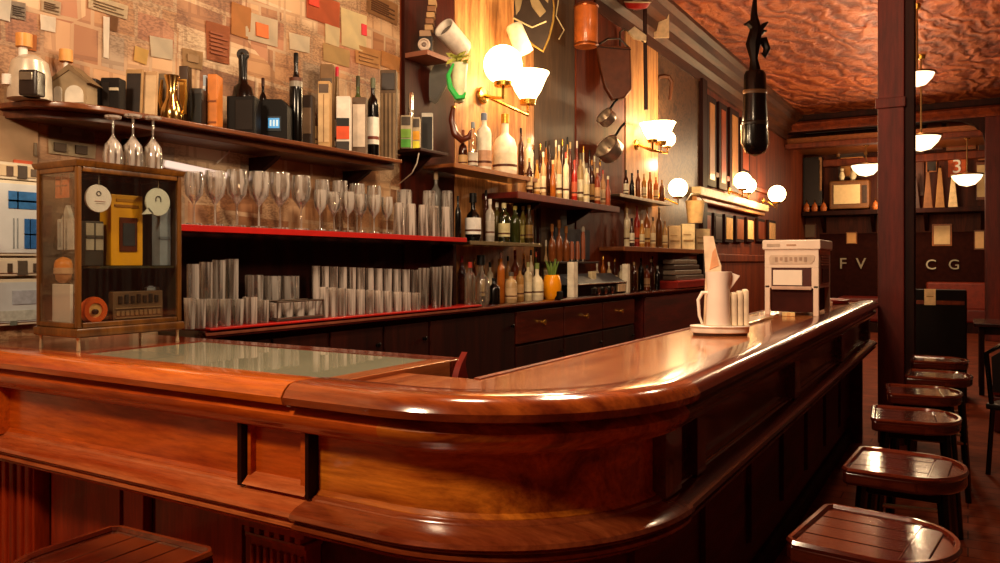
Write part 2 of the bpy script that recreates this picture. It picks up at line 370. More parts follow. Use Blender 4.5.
# left lower face: fluted pilaster, panels, stile, second pilaster with dentils
def flutes(x0, x1, n, z0, z1):
    b = MB().box(x0, x1, 1.540, 1.5980, z0, z1, .004)
    w = (x1-x0)/n
    for i in range(n): b.box(x0+w*(i+.25), x0+w*(i+.75), 1.5280, 1.5450, z0+.02, z1-.02, .006)
    return b
flutes(XL(2), XL(48), 6, .12, .72).build('fluted_pilaster', bar_lo, bar)
lraise(seg_left(XL(56), XL(124)), .2, .70, bar_lo, 'lower_panel')
MB().box(XL(130), XL(150), 1.5650, 1.5990, .1, .72, .004).build('lower_stile', bar_lo, bar)
lraise(seg_left(XL(160), XL(246)), .2, .70, bar_lo, 'lower_panel')
MB().box(XL(252), XL(258), 1.5650, 1.5990, .1, .72, .004).build('lower_stile', bar_lo, bar)
xa, xb = XL(262), XL(322)
flutes(xa+.01, xb-.01, 8, .1, .63).build('fluted_pilaster', bar_lo, bar)
dm = MB().box(xa-.01, xb+.01, 1.5120, 1.5950, .665, .69, .005).box(xa, xb, 1.5250, 1.5950, .63, .645, .005)
for i in range(6):
    w = (xb-xa)/6; dm.box(xa+w*(i+.2), xa+w*(i+.75), 1.5180, 1.5950, .648, .664, .002)
dm.build('dentil_capital', bar_lo, bar)
lraise(seg_arc(.04, .5, 10), .2, .68, red_m, 'lower_panel', .015)
lraise(seg_arc(.54, .97, 10), .2, .68, red_m, 'lower_panel', .015)
yy = AY+.1
while yy+.5 < BE:
    lraise(seg_right(yy, yy+.55), .2, .70, red_m, 'lower_panel', .02); yy += .68
MB().sweep(seg_left(BL, AX)+seg_arc()+seg_right(AY, BE), [(-.25, .1), (-.18, .1), (-.165, .085), (-.165, 0), (-.25, 0)]).build('plinth', dkwood, bar)
# deck (working surface) of the corner and the long leg
outer = [(x+nx*-.09, y+ny*-.09) for x, y, nx, ny in seg_left(-1.42, AX)+seg_arc()+seg_right(AY, BE)]
IX = -1.12
MB().prism(outer+[(IX, BE), (IX, 1.76), (-1.42, 1.76)], 1.05, 1.088, 'xy').build('deck_top', deck_m, bar)
MB().box(IX-.012, IX+.01, 1.76, BE, 1.04, 1.092, .003).build('inner_rim', mdwood, bar)
MB().box(IX, IX+.03, 1.8, BE, 0, 1.05).build('inner_panel', dkwood, bar)
MB().prism([(x, y) for x, y in [(-.7, BE-.03), (IX+.03, BE-.03), (IX+.03, BE), (-.7, BE)]], 0, 1.05).build('end_panel', red_m, bar)
# return slab with its glass lid
SX, SB = -1.36, 2.07
MB().box(BL, -2.52, 1.50, SB, 1.043, 1.098, .004).build('return_top', slab_m, bar)
MB().box(-2.52, SX, 1.985, SB, 1.043, 1.098, .004).build('return_top', slab_m, bar)
MB().box(-2.52, SX, 1.485, 1.515, 1.043, 1.098, .003).build('return_top', slab_m, bar)
MB().box(-1.43, SX, 1.515, 1.985, 1.043, 1.1, .004).build('return_top', deck_m, bar)
MB().box(-2.52, -1.43, 1.515, 1.985, 1.0, 1.05).build('display_well', M('#3a2a1f', .5), bar)
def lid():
    m, nt = new('lid_glass_reflection'); n = N(nt); tc = n('TexCoord')
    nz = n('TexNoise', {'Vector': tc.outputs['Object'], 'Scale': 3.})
    c = ramp(n, nz.outputs['Fac'], [(.3, lin('#b3b299')), (.7, lin('#c6c5aa'))])  # pale diffuse tint stands in for the reflection on the glass
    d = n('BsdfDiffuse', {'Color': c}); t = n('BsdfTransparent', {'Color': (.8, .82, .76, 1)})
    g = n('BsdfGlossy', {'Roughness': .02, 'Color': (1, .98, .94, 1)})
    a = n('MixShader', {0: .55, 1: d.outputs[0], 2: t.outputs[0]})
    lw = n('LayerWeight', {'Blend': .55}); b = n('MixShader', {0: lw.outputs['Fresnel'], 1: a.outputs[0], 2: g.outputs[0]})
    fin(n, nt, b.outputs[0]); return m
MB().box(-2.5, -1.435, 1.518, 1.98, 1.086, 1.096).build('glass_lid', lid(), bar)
MB().box(-2.0, -1.45, 1.53, 1.9, 1.051, 1.06, .003).build('reflection_panel', M('#c9cfae', .5, var=.1), bar)  # pale panel laid under the lid to imitate a reflection in it
MB().box(-3.1, -1.4, SB-.03, SB, 0, 1.043).build('return_back', dkwood, bar)
# small red scroll bracket at the notch
MB().prism([(1.88, 1.02), (1.88, 1.06), (1.895, 1.09), (1.905, 1.105), (1.935, 1.135), (1.925, 1.105), (1.93, 1.08), (1.94, 1.06), (1.94, 1.02)], -1.285, -1.265, 'yz').build('scroll_bracket', M('#6e150b', .4), bar)
MB().box(-1.36, -1.26, 1.80, 1.94, .98, 1.03).build('bracket_block', dkwood, bar)

# ================================================================== BACK COUNTER
CF = -2.83
bc = thing('back_counter', 'long dark back counter worktop running under the bottle shelves', 'counter')
MB().sweep([(CF, 2.26, 1, 0), (CF, 10.4, 1, 0)], [(-.32, 1.10), (-.012, 1.10), (0, 1.092), (0, 1.07), (-.02, 1.06), (-.32, 1.06)]).build('worktop', wood('counter_top', '#2a0a07', '#541712', 'y', .2, .6, 4.), bc)
MB().box(CF-.018, CF+.006, 2.26, 10.4, 1.078, 1.092, .004).build('worktop_edge', M('#7a4230', .25, coat=.5), bc)
tag(MB().prism([(-3.12, 2.28), (CF+.008, 2.28), (CF+.01, 2.4), (CF+.004, 4.5), (-3.12, 4.5)], 1.1, 1.112, 'xy', bev=.004).build('bar_mat', bright_red), 'red rubber bar mat under the glasses on back counter', 'bar mat')
def cabinet(y0, y1, label, cols, m, drawers=False):
    t = thing('counter_cabinet', label, 'cabinet', (-3.13, y0, 0))
    w = y1-y0-.004
    MB().box(0, .24, 0, w, .0, 1.058).build('carcass', m, t)
    cw = w/cols
    for i in range(cols):
        ya, yb = i*cw+.012, (i+1)*cw-.012
        rows = [(.79, 1.03)] if drawers else []
        rows2 = (.08, .77) if drawers else (.08, 1.03)
        for z0, z1 in rows:
            d = MB().box(.24, .262, ya, yb, z0, z1, .006).build('drawer', wood('drawer_face', '#38120a', '#5e2212', 'y', .3, .4, 4.) if i == 0 and 'dw' not in MC else MC['dw'], t)
            MC['dw'] = d.data.materials[0]
            kx = (ya+yb)/2; MB().lathe([(0, 0), (.012, .0), (.01, .016), (.022, .024), (.022, .034), (0, .04)], 12, T(.262, kx, .93) @ R(PI/2, 'Y')).build('knob', gold, d)
        d = MB().box(.24, .258, ya, yb, *rows2, .006).build('door', m, t)
        MB().lathe([(0, 0), (.01, 0), (.008, .012), (.016, .02), (0, .03)], 10, T(.258, yb-.05, rows2[1]-.1) @ R(PI/2, 'Y')).build('knob', blk_metal, d)
ys = [on_x(u, -2.87)[0] for u in (190, 330, 430, 516, 635, 645, 705)]
cabinet(2.28, ys[1], 'dark cabinet under the back counter next to display case corner', 2, dkwood)
cabinet(ys[1], ys[2], 'dark cabinet under the back counter below the tumblers', 2, dkwood)
cabinet(ys[2], ys[3], 'dark cabinet under the back counter beside the knobbed drawers', 1, dkwood)
cabinet(ys[3], ys[4], 'dark cabinet with three brass-knobbed drawers under back counter', 3, dkwood, True)
cabinet(ys[5], 10.4, 'dark red panelled cabinet at far end of back counter', 1, red_m)

# ================================================================== SHELVES
def shelf(name, label, u0, u1, X0, z, t, m, edge=None, bracket=0, xw=None):
    ya, yb = on_x(u0, X0)[0], on_x(u1, X0)[0]
    s = thing(name, label, 'shelf', (WX+.05, ya, z))
    d = X0-WX-.05; L = yb-ya
    MB().box(0, d, 0, L, -t, 0, .006).build('board', m, s)
    if edge: MB().box(d-.004, d+.008, 0, L, -t-.004, .003, .003).build('edge_strip', edge, s)
    for i in range(bracket):
        y = L*(i+.5)/bracket
        MB().prism([(0, -t), (d*.8, -t), (d*.75, -t-.02), (.03, -t-.13), (0, -t-.13)], y-.012, y+.012, 'xz').build('bracket', dkwood, s)
    return s
Z1 = 2.0
ya = on_x(10, -3.1)[0]; yb = on_x(402, -2.85)[0]
us = thing('wall_shelf', 'long brown wooden wall shelf crowded with bottles and ornaments above newspaper', 'shelf', (WX, ya, Z1))
L = yb-ya
MB().prism([(.002, -.02), (.16, .0), (.26, .10), (.30, .22), (.3, L), (.002, L)], -.022, 0, 'xy', bev=.005).build('board', shelf_m, us)
MB().prism([(.002, 0), (.13, .06), (.2, .16), (.235, .28), (.24, L), (.002, L)], -.055, -.022, 'xy', bev=.004).build('under_board', wood('under_shelf', '#3c1a0a', '#6a3818', 'y', .4, .2, 6.), us)
for y in (.5, 1.2, 1.9, 2.5): 
    if y < L: MB().prism([(.002, -.07), (.2, -.07), (.18, -.09), (.03, -.17), (.002, -.17)], y-.015, y+.015, 'xz').build('bracket', dkwood, us)
Z2 = 1.556
shelf('glass_shelf', 'bright red shelf carrying stemmed glasses below the newspaper wall', 165, 466, -2.83, Z2, .022, M('#8f130f', .3, coat=.4), bright_red)
ZB1, ZB2, ZS, ZD1, ZD2 = 2.04, 1.54, 1.91, 2.06, 1.55
shelf('bottle_shelf', 'short wooden shelf under the glowing globe lamps', 454, 537, -2.85, ZB1, .025, shelf_m, M('#9a6238', .3))
shelf('bottle_shelf', 'short glass-edged shelf with green bottles just past the red shelf', 470, 541, -2.85, ZB2, .02, M('#2a1c12', .2), M('#9c8a68', .15, .6))
shelf('bottle_shelf', 'deep red-brown shelf crowded with tall thin bottles in middle bay', 517, 619, -2.80, ZS, .045, red_m, M('#6d2a1a', .3), 2)
shelf('bottle_shelf', 'small upper shelf beneath the flaring wall sconce', 620, 671, -2.88, ZD1, .025, M('#3a2a1e', .3), M('#b0977a', .3, .5))
shelf('bottle_shelf', 'long brown shelf with cream boxes left of wood panelled wall', 624, 713, -2.84, ZD2, .04, shelf_m, M('#8a4a22', .3))
# dark niche uprights of the back bar
def upright(label, u, X1, z0, z1, m, t=.04):
    y = on_x(u, X1)[0]
    o = MB().box(WX+.05, X1, y-t/2, y+t/2, z0, z1, .006).build('upright_board', m)
    tag(o, label, 'upright board', 'uprights of the back bar')
upright('dark upright board between bottle shelf and register niche', 540, -3.075, 1.12, ZS-.06, dkwood)
upright('dark upright board between red shelf and bottle tower', 455, -2.92, 1.115, 1.515, dkwood)
tag(MB().box(WX+.05, WX+.07, on_x(548, WX)[0], on_x(583, WX)[0], 1.42, 1.70).build('niche_mirror', M('#4a4c55', .3, .2)), 'blue-grey mirror board at back of the niche under thin bottles', 'mirror')

# ================================================================== HELPERS FOR SMALL THINGS
def slot(u, X, z):
    y, f = on_x(u, X); return (X, y, z), F/f, f          # place, pixels per metre, distance
def hgt(vtop, z, f): return max(.02, zat(vtop, f)-z)
BPROF = {
 'wine': [(.0, 0), (.92, 0), (1, .02), (1, .58), (.9, .66), (.45, .75), (.34, .8), (.33, .95), (.0, .95)],
 'spirit': [(.0, 0), (.94, 0), (1, .02), (1, .64), (.82, .72), (.42, .77), (.36, .8), (.36, .93), (.0, .93)],
 'slim': [(.0, 0), (.9, 0), (1, .015), (1, .5), (.7, .62), (.45, .74), (.4, .95), (.0, .95)],
 'flask': [(.0, 0), (.95, 0), (1, .03), (1, .45), (.8, .58), (.35, .66), (.3, .7), (.3, .9), (.0, .9)],
 'decanter': [(.0, 0), (.8, 0), (1, .1), (1, .4), (.75, .55), (.33, .63), (.28, .68), (.3, .84), (.4, .86), (.0, .86)],
}
glm = {}
def bglass(c, white_=.03):
    k = (c, white_)
    if k not in glm: glm[k] = thin_glass('bottle_glass_%d' % len(glm), c, white_, c, .8, .05)
    return glm[k]
def darkglass(c): return M(c, .08, var=.15, coat=.6)
def bottle(label, u, w, vtop, X, z, kind='wine', glass=None, cap=None, lab=None, group=None, name='bottle', label_z=(.14, .48), rz=None, nlab=None):
    loc, s, f = slot(u, X, z); h = hgt(vtop, z, f); r = w/s/2
    t = thing(name, label, 'bottle', loc, random.uniform(0, 6) if rz is None else rz, group)
    pr = BPROF[kind]
    MB().lathe([(a*r, b*h) for a, b in pr], 18).build('bottle_body', glass, t)
    ztop = pr[-1][1]*h; rn = pr[-2][0]*r
    MB().lathe([(0, ztop-.06*h), (rn*1.15, ztop-.06*h), (rn*1.15, h*.992), (rn*.9, h), (0, h)], 14).build('cap', cap or black, t)
    if lab:
        b = MB().lathe([(r*1.012, label_z[0]*h), (r*1.012, label_z[1]*h)], 20).build('paper_label', lab, t)
        b2 = MB().lathe([(r*1.02, (label_z[0]+.06)*h), (r*1.02, (label_z[0]+.1)*h)], 20).build('label_band', nlab or M('#5a2f1c', .5), b)
    return t
def boxy(label, u0, u1, vtop, X, z, m, name='box', cat='box', depth=.06, front=None, fm=.12, rz=ANG, group=None, top=None, pieces=()):
    """a box seen in the photo between columns u0..u1 with its top at row vtop, standing on height z"""
    u = (u0+u1)/2; loc, s, f = slot(u, X, z); h = hgt(vtop, z, f); w = (u1-u0)/s
    t = thing(name, label, cat, loc, rz, group)
    MB().box(-w/2, w/2, -depth/2, depth/2, 0, h, min(.006, w*.1)).build('box_body', m, t)
    if front is not None:
        MB().box(-w/2*(1-fm), w/2*(1-fm), -depth/2-.003, -depth/2+.002, h*fm, h*(1-fm)).build('front_label', front, t)
    if top is not None: MB().box(-w/2*1.02, w/2*1.02, -depth/2*1.03, depth/2*1.03, h*.86, h*1.01, .003).build('lid', top, t)
    for nm, x0, x1, z0, z1, mm in pieces:
        MB().box(w*(x0-.5), w*(x1-.5), -depth/2-.005, -depth/2+.002, h*z0, h*z1).build(nm, mm, t)
    return t, w, h

# ================================================================== WALL PAPERS
def sheet(label, u0, u1, v0, v1, col, rot=0., extra=None, X=WX+.004, name='paper_sheet', cat='paper'):
    ya, fa = on_x(u0, X); yb, fb = on_x(u1, X); yc = (ya+yb)/2; f = (fa+fb)/2
    z0, z1 = zat(v1, f), zat(v0, f); w, h = yb-ya, z1-z0
    t = thing(name, label, cat, (X, yc, (z0+z1)/2), 0)
    t.rotation_euler = (rot, 0, 0)
    n = 6; b = MB(); tb = bmesh.new()
    vs = [[tb.verts.new((.003+.006*((i/n)*(j/n))**2+.001*math.sin(i*1.7+j), -w/2+w*i/n, -h/2+h*j/n)) for j in range(n+1)] for i in range(n+1)]
    for i in range(n):
        for j in range(n): tb.faces.new((vs[i][j], vs[i+1][j], vs[i+1][j+1], vs[i][j+1]))
    bmesh.ops.solidify(tb, geom=list(tb.faces), thickness=.0015)
    b._add(tb); b.build("mounted_sheet", M(col, .6, var=.14, scale=9.), t)
    for nm, x0, x1, zz0, zz1, c in (extra or []):
        MB().box(.0045, .012, -w/2+w*x0, -w/2+w*x1, -h/2+h*zz0, -h/2+h*zz1).build(nm, M(c, .6, var=.1), t)
    return t
PR = lambda c='#6b5138', n=4: [('print_line', .12, .88-.2*(i % 2), .18+i*.62/n, .18+i*.62/n+.05, c) for i in range(n)]
sheet('square white note pasted above the coffee machine, tilted slightly', 40, 55, 16, 31, '#efe6d6', .03)
sheet('pale rectangular print framed by tan border at top of newspaper wall', 41, 60, 0, 13, '#cdb89a', 0, PR())
sheet('grey newspaper scrap beside white corner sheet at top of wall', 10, 25, 2, 19, '#a39484', .05, PR('#5c5148', 5))
sheet('white corner sheet at very top of newspaper wall', -4, 10, -2, 20, '#e5dccd', -.03)
sheet('orange-tan clipping low behind the two lamp caps', 20, 36, 34, 50, '#c5753a', .04)
sheet('narrow white strip hanging above the photo frames', 103, 108.5, 17, 58, '#f3e9da', .0)
sheet('dark tan square clipping next to the narrow white strip', 109, 117, 17, 31, '#80542f', 0)
sheet('wide cream sheet at wall top above narrow white strip', 88, 127, 0, 14, '#d7c2a0', -.02, PR('#8a6d4d', 3))
sheet('pale torn page pasted right of yellow torn scrap', 150, 172, 38, 58, '#d9cbb2', .07)
sheet('yellow torn scrap pasted above tan photo frame', 134, 147, 48, 63, '#ddb566', -.12)
sheet('tan newsprint panel with sketch above the gold jug', 182, 202, 50, 68, '#b48f63', .02, [('sketch_mark', .2, .75, .3, .7, '#8a6c4a')])
sheet('tall orange-red newsprint page above orange book', 206, 229, 24, 62, '#b56a42', .02, PR('#8a4a2c', 6))
sheet('orange newsprint page near top of the wall above black grinder', 231, 250, 5, 37, '#cd8a4e', -.02)
sheet('white page with an orange blotch above black grinder handle', 245, 277, 16, 43, '#e2d0b2', .03, [('orange_blotch', .3, .68, .2, .7, '#c96a34')])
sheet('orange-red page at wall top left of the bright cream poster', 306, 339, -3, 23, '#c9633a', .02, [('red_mark', .05, .35, .5, .9, '#c23a24')])
sheet('pale blank card between black bottle tops and cream poster', 289, 309, 35, 51, '#e3d3b6', .06)
sheet('small pale card next to the bright cream poster', 325, 339, 26, 45, '#e5d2a6', 0)
sheet('big bright cream poster lit by the globe lamps', 341, 366, 12, 49, '#f0dca8', .02, [('red_patch', .78, .98, .45, .75, '#c8303a')])
sheet('brown closely printed page at wall top beside umber panel', 367, 397, -2, 19, '#a5754a', -.03, PR('#5e3a20', 6))
sheet('tan blank page under the small pale card', 323, 349, 47, 64, '#c9a56c', .02)
sheet('peach page above the green and yellow labelled boxes', 355, 380, 48, 66, '#d59c60', .04, PR('#9a6a3c', 3))
sheet('peach curling page at edge of umber wall panel', 381, 399, 54, 69, '#cf8f52', -.05)
sheet('small tan card hanging just below the wall shelf', 269, 285, 139, 151, '#b98a5e', 0)
sheet('small tan card pinned below slatted wooden box', 379, 392, 158, 169, '#b07a4e', 0)
sheet('grey pencil drawing in dark border below the wall shelf', 48, 94, 119, 140, '#8d8577', .02, [('drawing_border', .0, 1., .9, 1., '#4a3d30'), ('drawing_mark', .25, .7, .25, .65, '#6e665a')])
sheet('cream scrap with dark photos under the pencil drawing', 48, 95, 142, 156, '#cdbb97', .0, [('dark_photo', .1, .35, .2, .8, '#4a3a2a'), ('dark_photo', .55, .8, .2, .8, '#4a3a2a')])
sheet('large peach map-like poster with red patch above blue board', -6, 37, 118, 178, '#d8b48c', .0, [('red_patch', .42, .85, .04, .3, '#cf5f3c'), ('drawn_curl', .9, .96, .4, .62, '#7a6a55')])
# framed boards at far end of the return counter
def board(label, u0, u1, v0, v1, pics, col='#cfd3d4'):
    X = WX+.006; ya, fa = on_x(u0, X); yb, fb = on_x(u1, X); f = (fa+fb)/2
    z0, z1 = zat(v1, f), zat(v0, f); w, h = yb-ya, z1-z0
    t = thing('picture_board', label, 'picture', (X, ya, z0))
    MB().box(0, .016, 0, w, 0, h, .004).build('frame', M('#d8ccb4', .5, var=.08), t)
    MB().box(.012, .02, .012, w-.012, .012, h-.012).build('sheet', M(col, .5, var=.08), t)
    for nm, a, b, c, d, cc in pics: MB().box(.016, .0225, w*a, w*b, h*c, h*d).build(nm, M(cc, .5, var=.25, scale=40), t)
blu = '#2f6cab'
board('white board with two blue printed pictures beside display cabinet', -10, 37, 181, 256,
      [('blue_picture', .32, .92, .63, .86, blu), ('blue_picture', .66, .93, .1, .5, '#2a62a5'), ('white_cross', .5, .53, .63, .86, '#dfe6ea'), ('white_cross', .32, .92, .72, .745, '#dfe6ea'), ('white_cross', .77, .79, .1, .5, '#cfdae2'), ('white_cross', .66, .93, .28, .3, '#cfdae2'), ('column_line', .42, .44, .1, .5, '#8f989c'), ('column_line', .5, .52, .1, .5, '#8f989c')], '#cdd2d4')
board('cream strip of little dark photos between the two white boards', -10, 37, 258, 276, [('dark_photo', .3, .4, .2, .7, '#4d4034'), ('dark_photo', .52, .72, .05, .85, '#5a5044'), ('dark_photo', .85, .95, .2, .7, '#54463a')], '#d9cfba')
board('pale blue-white drawing board resting low beside display cabinet', -10, 37, 279, 325, [('sketch_area', .4, .92, .45, .75, '#a9b0bd'), ('pale_band', .05, .98, .1, .32, '#b9bfb8'), ('shell_sketch', .36, .5, .0, .1, '#6a7068')], '#c3cbd0')
board('cream strip with dark lettering scraps above the blue picture board', -10, 37, 163, 180, [('dark_scrap', .28, .42, .2, .75, '#5a4434'), ('dark_scrap', .52, .72, .1, .85, '#463a30'), ('dark_scrap', .8, .96, .25, .7, '#5a4a3a')], '#cdb794')

# ================================================================== DISPLAY CABINET
cx0, cx1, cy0, cy1, cz0, cz1 = -2.815, -2.567, 1.535, 1.945, 1.163, 1.735
dc = thing('display_cabinet', 'small brass-framed glass display cabinet standing on the bar corner by wall', 'display cabinet', (cx0, cy0, 1.0988))
W_, D_, B_, T_ = cx1-cx0, cy1-cy0, cz0-1.098, cz1-1.098
for x in (.012, W_-.012):
    for y in (.012, D_-.012): MB().lathe([(0, 0), (.007, 0), (.005, .03), (.008, B_-.015), (0, B_-.015)], 10, T(x, y, 0)).build('foot', M('#d9c39a', .3, .6), dc)
MB().box(-.008, W_+.008, -.008, D_+.008, B_-.02, B_+.012, .008).build('base_moulding', brass, dc)
MB().box(.005, W_-.005, .005, D_-.005, B_+.012, B_+.02).build('floor_board', dkwood, dc)
MB().sweep([(-.0, 0, -.7, -.7), (W_, 0, .7, -.7), (W_, D_, .7, .7), (0, D_, -.7, .7), (0, 0, -.7, -.7)], [(-.05, T_-.012), (.004, T_-.012), (.012, T_), (.014, T_+.008), (-.05, T_+.008)], False).build('top_moulding', brass, dc)
MB().box(.01, W_-.01, .01, D_-.01, T_-.004, T_+.007).build('top_board', brass, dc)
for x in (.0, W_-.022):
    for y in (0., D_-.022): MB().box(x+(.004 if x else 0), x+(.022 if x else .018), y+(.004 if y else 0), y+(.022 if y else .018), B_+.012, T_-.01, .005).build('corner_post', brass, dc)
for y in (.0, D_-.02):
    MB().box(.02, W_-.02, y, y+.018, B_+.012, B_+.03, .004).build('rail', brass, dc); MB().box(.02, W_-.02, y, y+.018, T_-.03, T_-.01, .004).build('rail', brass, dc)
for x in (.0, W_-.018):
    MB().box(x, x+.018, .02, D_-.02, B_+.012, B_+.03, .004).build('rail', brass, dc); MB().box(x, x+.018, .02, D_-.02, T_-.03, T_-.01, .004).build('rail', brass, dc)
MB().box(.02, W_-.02, .006, .009, B_+.03, T_-.03).build('glass_side', glass_pane, dc)
MB().box(W_-.009, W_-.006, .02, D_-.02, B_+.03, T_-.03).build('glass_front', glass_pane, dc)
MB().box(.004, .01, .02, D_-.02, B_+.03, T_-.03).build('back_board', M('#2d2318', .5), dc)
MB().box(.02, W_-.02, D_-.012, D_-.006, B_+.03, T_-.03).build('end_board', M('#3a2f22', .5), dc)
shz = B_+.222
MB().box(.014, W_-.02, .095, D_-.02, shz-.008, shz).build('inner_shelf', M('#3b3a2a', .2), dc)
# contents (world coordinates); the wide pane looks towards +X
def cpt(u, X): return on_x(u, X)
FL, SH = 1.0988+B_+.0205, 1.0988+shz+.0005
def onface(u, v, X): y, f = on_x(u, X); return y, zat(v, f), F/f
# round white tag hanging in the pane
def disc_thing(name, label, cat, u, v, rp, X, m, marks, th=.008, beak=False):
    y, z, s = onface(u, v, X); r = rp/s
    t = thing(name, label, cat, (X, y, z))
    b = MB().lathe([(0, -th/2), (r*.97, -th/2), (r, 0), (r*.97, th/2), (0, th/2)], 32, R(PI/2, 'Y'))
    if beak: b.prism([(-r*.75, -r*.45), (-r*1.2, -r*.95), (-r*.35, -r*.85)], -th/2, th/2, 'yz')
    b.build('disc', m, t)
    for nm, pts, mm, rr in marks: MB().tube([(th/2+.001, a*r, c*r) for a, c in pts], rr*r, 6).build(nm, mm, t)
    return t, r
arc = lambda cx, cy, rr, a, b, n=8: [(cx+rr*math.cos(math.radians(a+(b-a)*i/n)), cy+rr*math.sin(math.radians(a+(b-a)*i/n))) for i in range(n+1)]
ink = M('#4a4440', .5)
disc_thing('round_tag', 'round white tag with small dark mark inside the display cabinet', 'tag', 98, 198.5, 14, -2.592, M('#eee6e2', .5, var=.05), [('mark', arc(0, .35, .16, -20, 320), ink, .035), ('hanger_string', [(0, .95), (.0, 1.95)], M('#9a8a70', .5), .03), ('mark_line', [(-.3, -.2), (.5, -.2)], M('#c98a80', .5), .02), ('mark_line', [(-.2, -.35), (.45, -.35)], M('#b9a09a', .5), .018)])
disc_thing('speech_bubble_plaque', 'pale speech-bubble shaped plaque hanging in display cabinet corner', 'plaque', 157.5, 202, 14, -2.592, M('#d7dad0', .5, var=.05), [('mark', arc(0, .2, .2, 0, 180), ink, .045), ('mark', [(-.2, .2), (-.2, .02)], ink, .04), ('mark', [(.2, .2), (.2, .02)], ink, .04), ('hanger_string', [(0, .95), (.0, 1.9)], M('#9a8a70', .5), .03)], beak=True)
def cbox(name, label, cat, u0, u1, vtop, X, z, m, depth=.05, parts=(), rz=0., bev=.004):
    ya, fa = on_x(u0, X); yb, fb = on_x(u1, X); f = (fa+fb)/2; w = yb-ya; h = zat(vtop, f)-z
    t = thing(name, label, cat, (X, (ya+yb)/2, z)); t.rotation_euler = (0, 0, rz)
    MB().box(-depth, 0, -w/2, w/2, 0, h, bev).build('body', m, t)
    for nm, a, b, c, d, mm, dd in parts: MB().box(-.01, dd, -w/2+w*a, -w/2+w*b, h*c, h*d, .001).build(nm, mm, t)
    return t, w, h
cbox('yellow_box', 'bright yellow box with dark window on the cabinet inner shelf', 'box', 111, 143, 195, -2.64, SH, M('#eaa81c', .4, var=.08), .07,
     [('dark_window', .25, .8, .2, .68, M('#5a2a18', .3), .004), ('window_picture', .34, .72, .28, .6, M('#3a3f44', .2), .006), ('title_mark', .1, .85, .82, .86, M('#9a6410', .5), .003), ('title_mark', .15, .7, .9, .94, M('#b98018', .5), .003)])
cbox('grey_radio', 'small grey gridded box left of yellow box on cabinet shelf', 'box', 85, 104, 221, -2.66, SH, M('#3a352e', .5), .05,
     [('grey_face', .05, .95, .35, .95, M('#b5ab98', .5), .003), ('grid_bar', .45, .53, .35, .95, M('#4c453c', .5), .005), ('grid_bar', .05, .95, .6, .68, M('#4c453c', .5), .005)])
cbox('white_canister', 'pale blue-grey canister standing behind the speech-bubble plaque', 'canister', 160, 171, 208, -2.61, SH, M('#8d98a5', .5), .05, [('canister_band', .0, 1., .45, .5, M('#6a7480', .5), .002)])
t, w, h = cbox('brown_plaque', 'brown wooden plaque with rows of raised lettering on cabinet floor', 'plaque', 113, 163, 291, -2.62, FL, M('#6d5138', .55, var=.3), .03, [('raised_rule', .04, .96, .42, .46, M('#8c6c4c', .5), .004), ('raised_rule', .04, .96, .1, .14, M('#8c6c4c', .5), .004)])
for i in range(7): MB().box(-.01, .005, -w/2+w*(.1+.12*i), -w/2+w*(.17+.12*i), h*.6, h*(.85+.05*(i % 2)), .001).build('raised_letter_mark', M('#2a1c12', .5), t)
for i in range(10): MB().box(-.01, .004, -w/2+w*(.06+.09*i), -w/2+w*(.12+.09*i), h*.2, h*.36, .001).build('raised_letter_mark', M('#8c6c4c', .5), t)
cbox('white_folder', 'small white and grey folder behind brown plaque on cabinet floor', 'folder', 147, 160, 287, -2.66, FL, M('#c5cad4', .5), .02, [('folder_tab', .1, .5, .96, 1.04, M('#9aa2b4', .5), .0)])
y, z, s = onface(96, 303, -2.60); r = 13.5/s
t = thing('orange_reel', 'round orange reel with yellow centre in display cabinet corner', 'reel', (-2.615, y, FL+r+.001))
MB().lathe([(r*.55, -.016), (r*.9, -.016), (r, -.006), (r, .006), (r*.9, .016), (r*.55, .016), (r*.5, 0), (r*.55, -.016)], 28, R(PI/2, 'Y')).build('rim', M('#d85a1e', .4, var=.1), t)
MB().lathe([(0, -.008), (r*.56, -.008), (r*.56, .01), (0, .014)], 24, R(PI/2, 'Y')).build('hub', M('#e5b06a', .3), t)
MB().lathe([(0, 0), (r*.2, 0), (r*.2, .012), (0, .016)], 14, T(.012, -.1*r, -.1*r) @ R(PI/2, 'Y')).build('hub_mark', M('#3a1c10', .4), t)
# things behind the narrow pane that looks towards -Y
def ybox(name, label, cat, u0, u1, vtop, Y, z, m, depth=.03, parts=(), hang=None):
    xa, fa = on_y(u0, Y); xb, fb = on_y(u1, Y); f = (fa+fb)/2; w = xb-xa
    zz = zat(hang, f) if hang else z; h = zat(vtop, f)-zz
    t = thing(name, label, cat, ((xa+xb)/2, Y, zz))
    MB().box(-w/2, w/2, 0, depth, 0, h, .003).build('body', m, t)
    for nm, a, b, c, d, mm in parts: MB().box(-w/2+w*a, -w/2+w*b, -.004, .006, h*c, h*d, .001).build(nm, mm, t)
    return t, w, h
ybox('orange_card', 'orange card pinned high behind narrow pane of display cabinet', 'card', 55, 68.5, 172, 1.57, 0, M('#d1642a', .5), .004, [('card_line', .1, .9, .45, .5, M('#8a3c18', .5)), ('card_line', .1, .9, .7, .74, M('#8a3c18', .5)), ('card_line', .45, .5, .1, .9, M('#8a3c18', .5))], hang=198)
t, w, h = ybox('white_bag', 'white crumpled paper bag hanging behind narrow cabinet pane', 'bag', 57, 73, 219, 1.598, 0, M('#dcdcd8', .5, bump=.4), .02, [('bag_fold', .2, .25, .1, .9, M('#a8aaa8', .5)), ('bag_fold', .6, .64, .0, .7, M('#a8aaa8', .5))], hang=250)
MB().prism([(-w*.3, h), (0, h*1.45), (w*.25, h)], .004, .02, 'xz').build('bag_neck', M('#cfcfc8', .5), t)
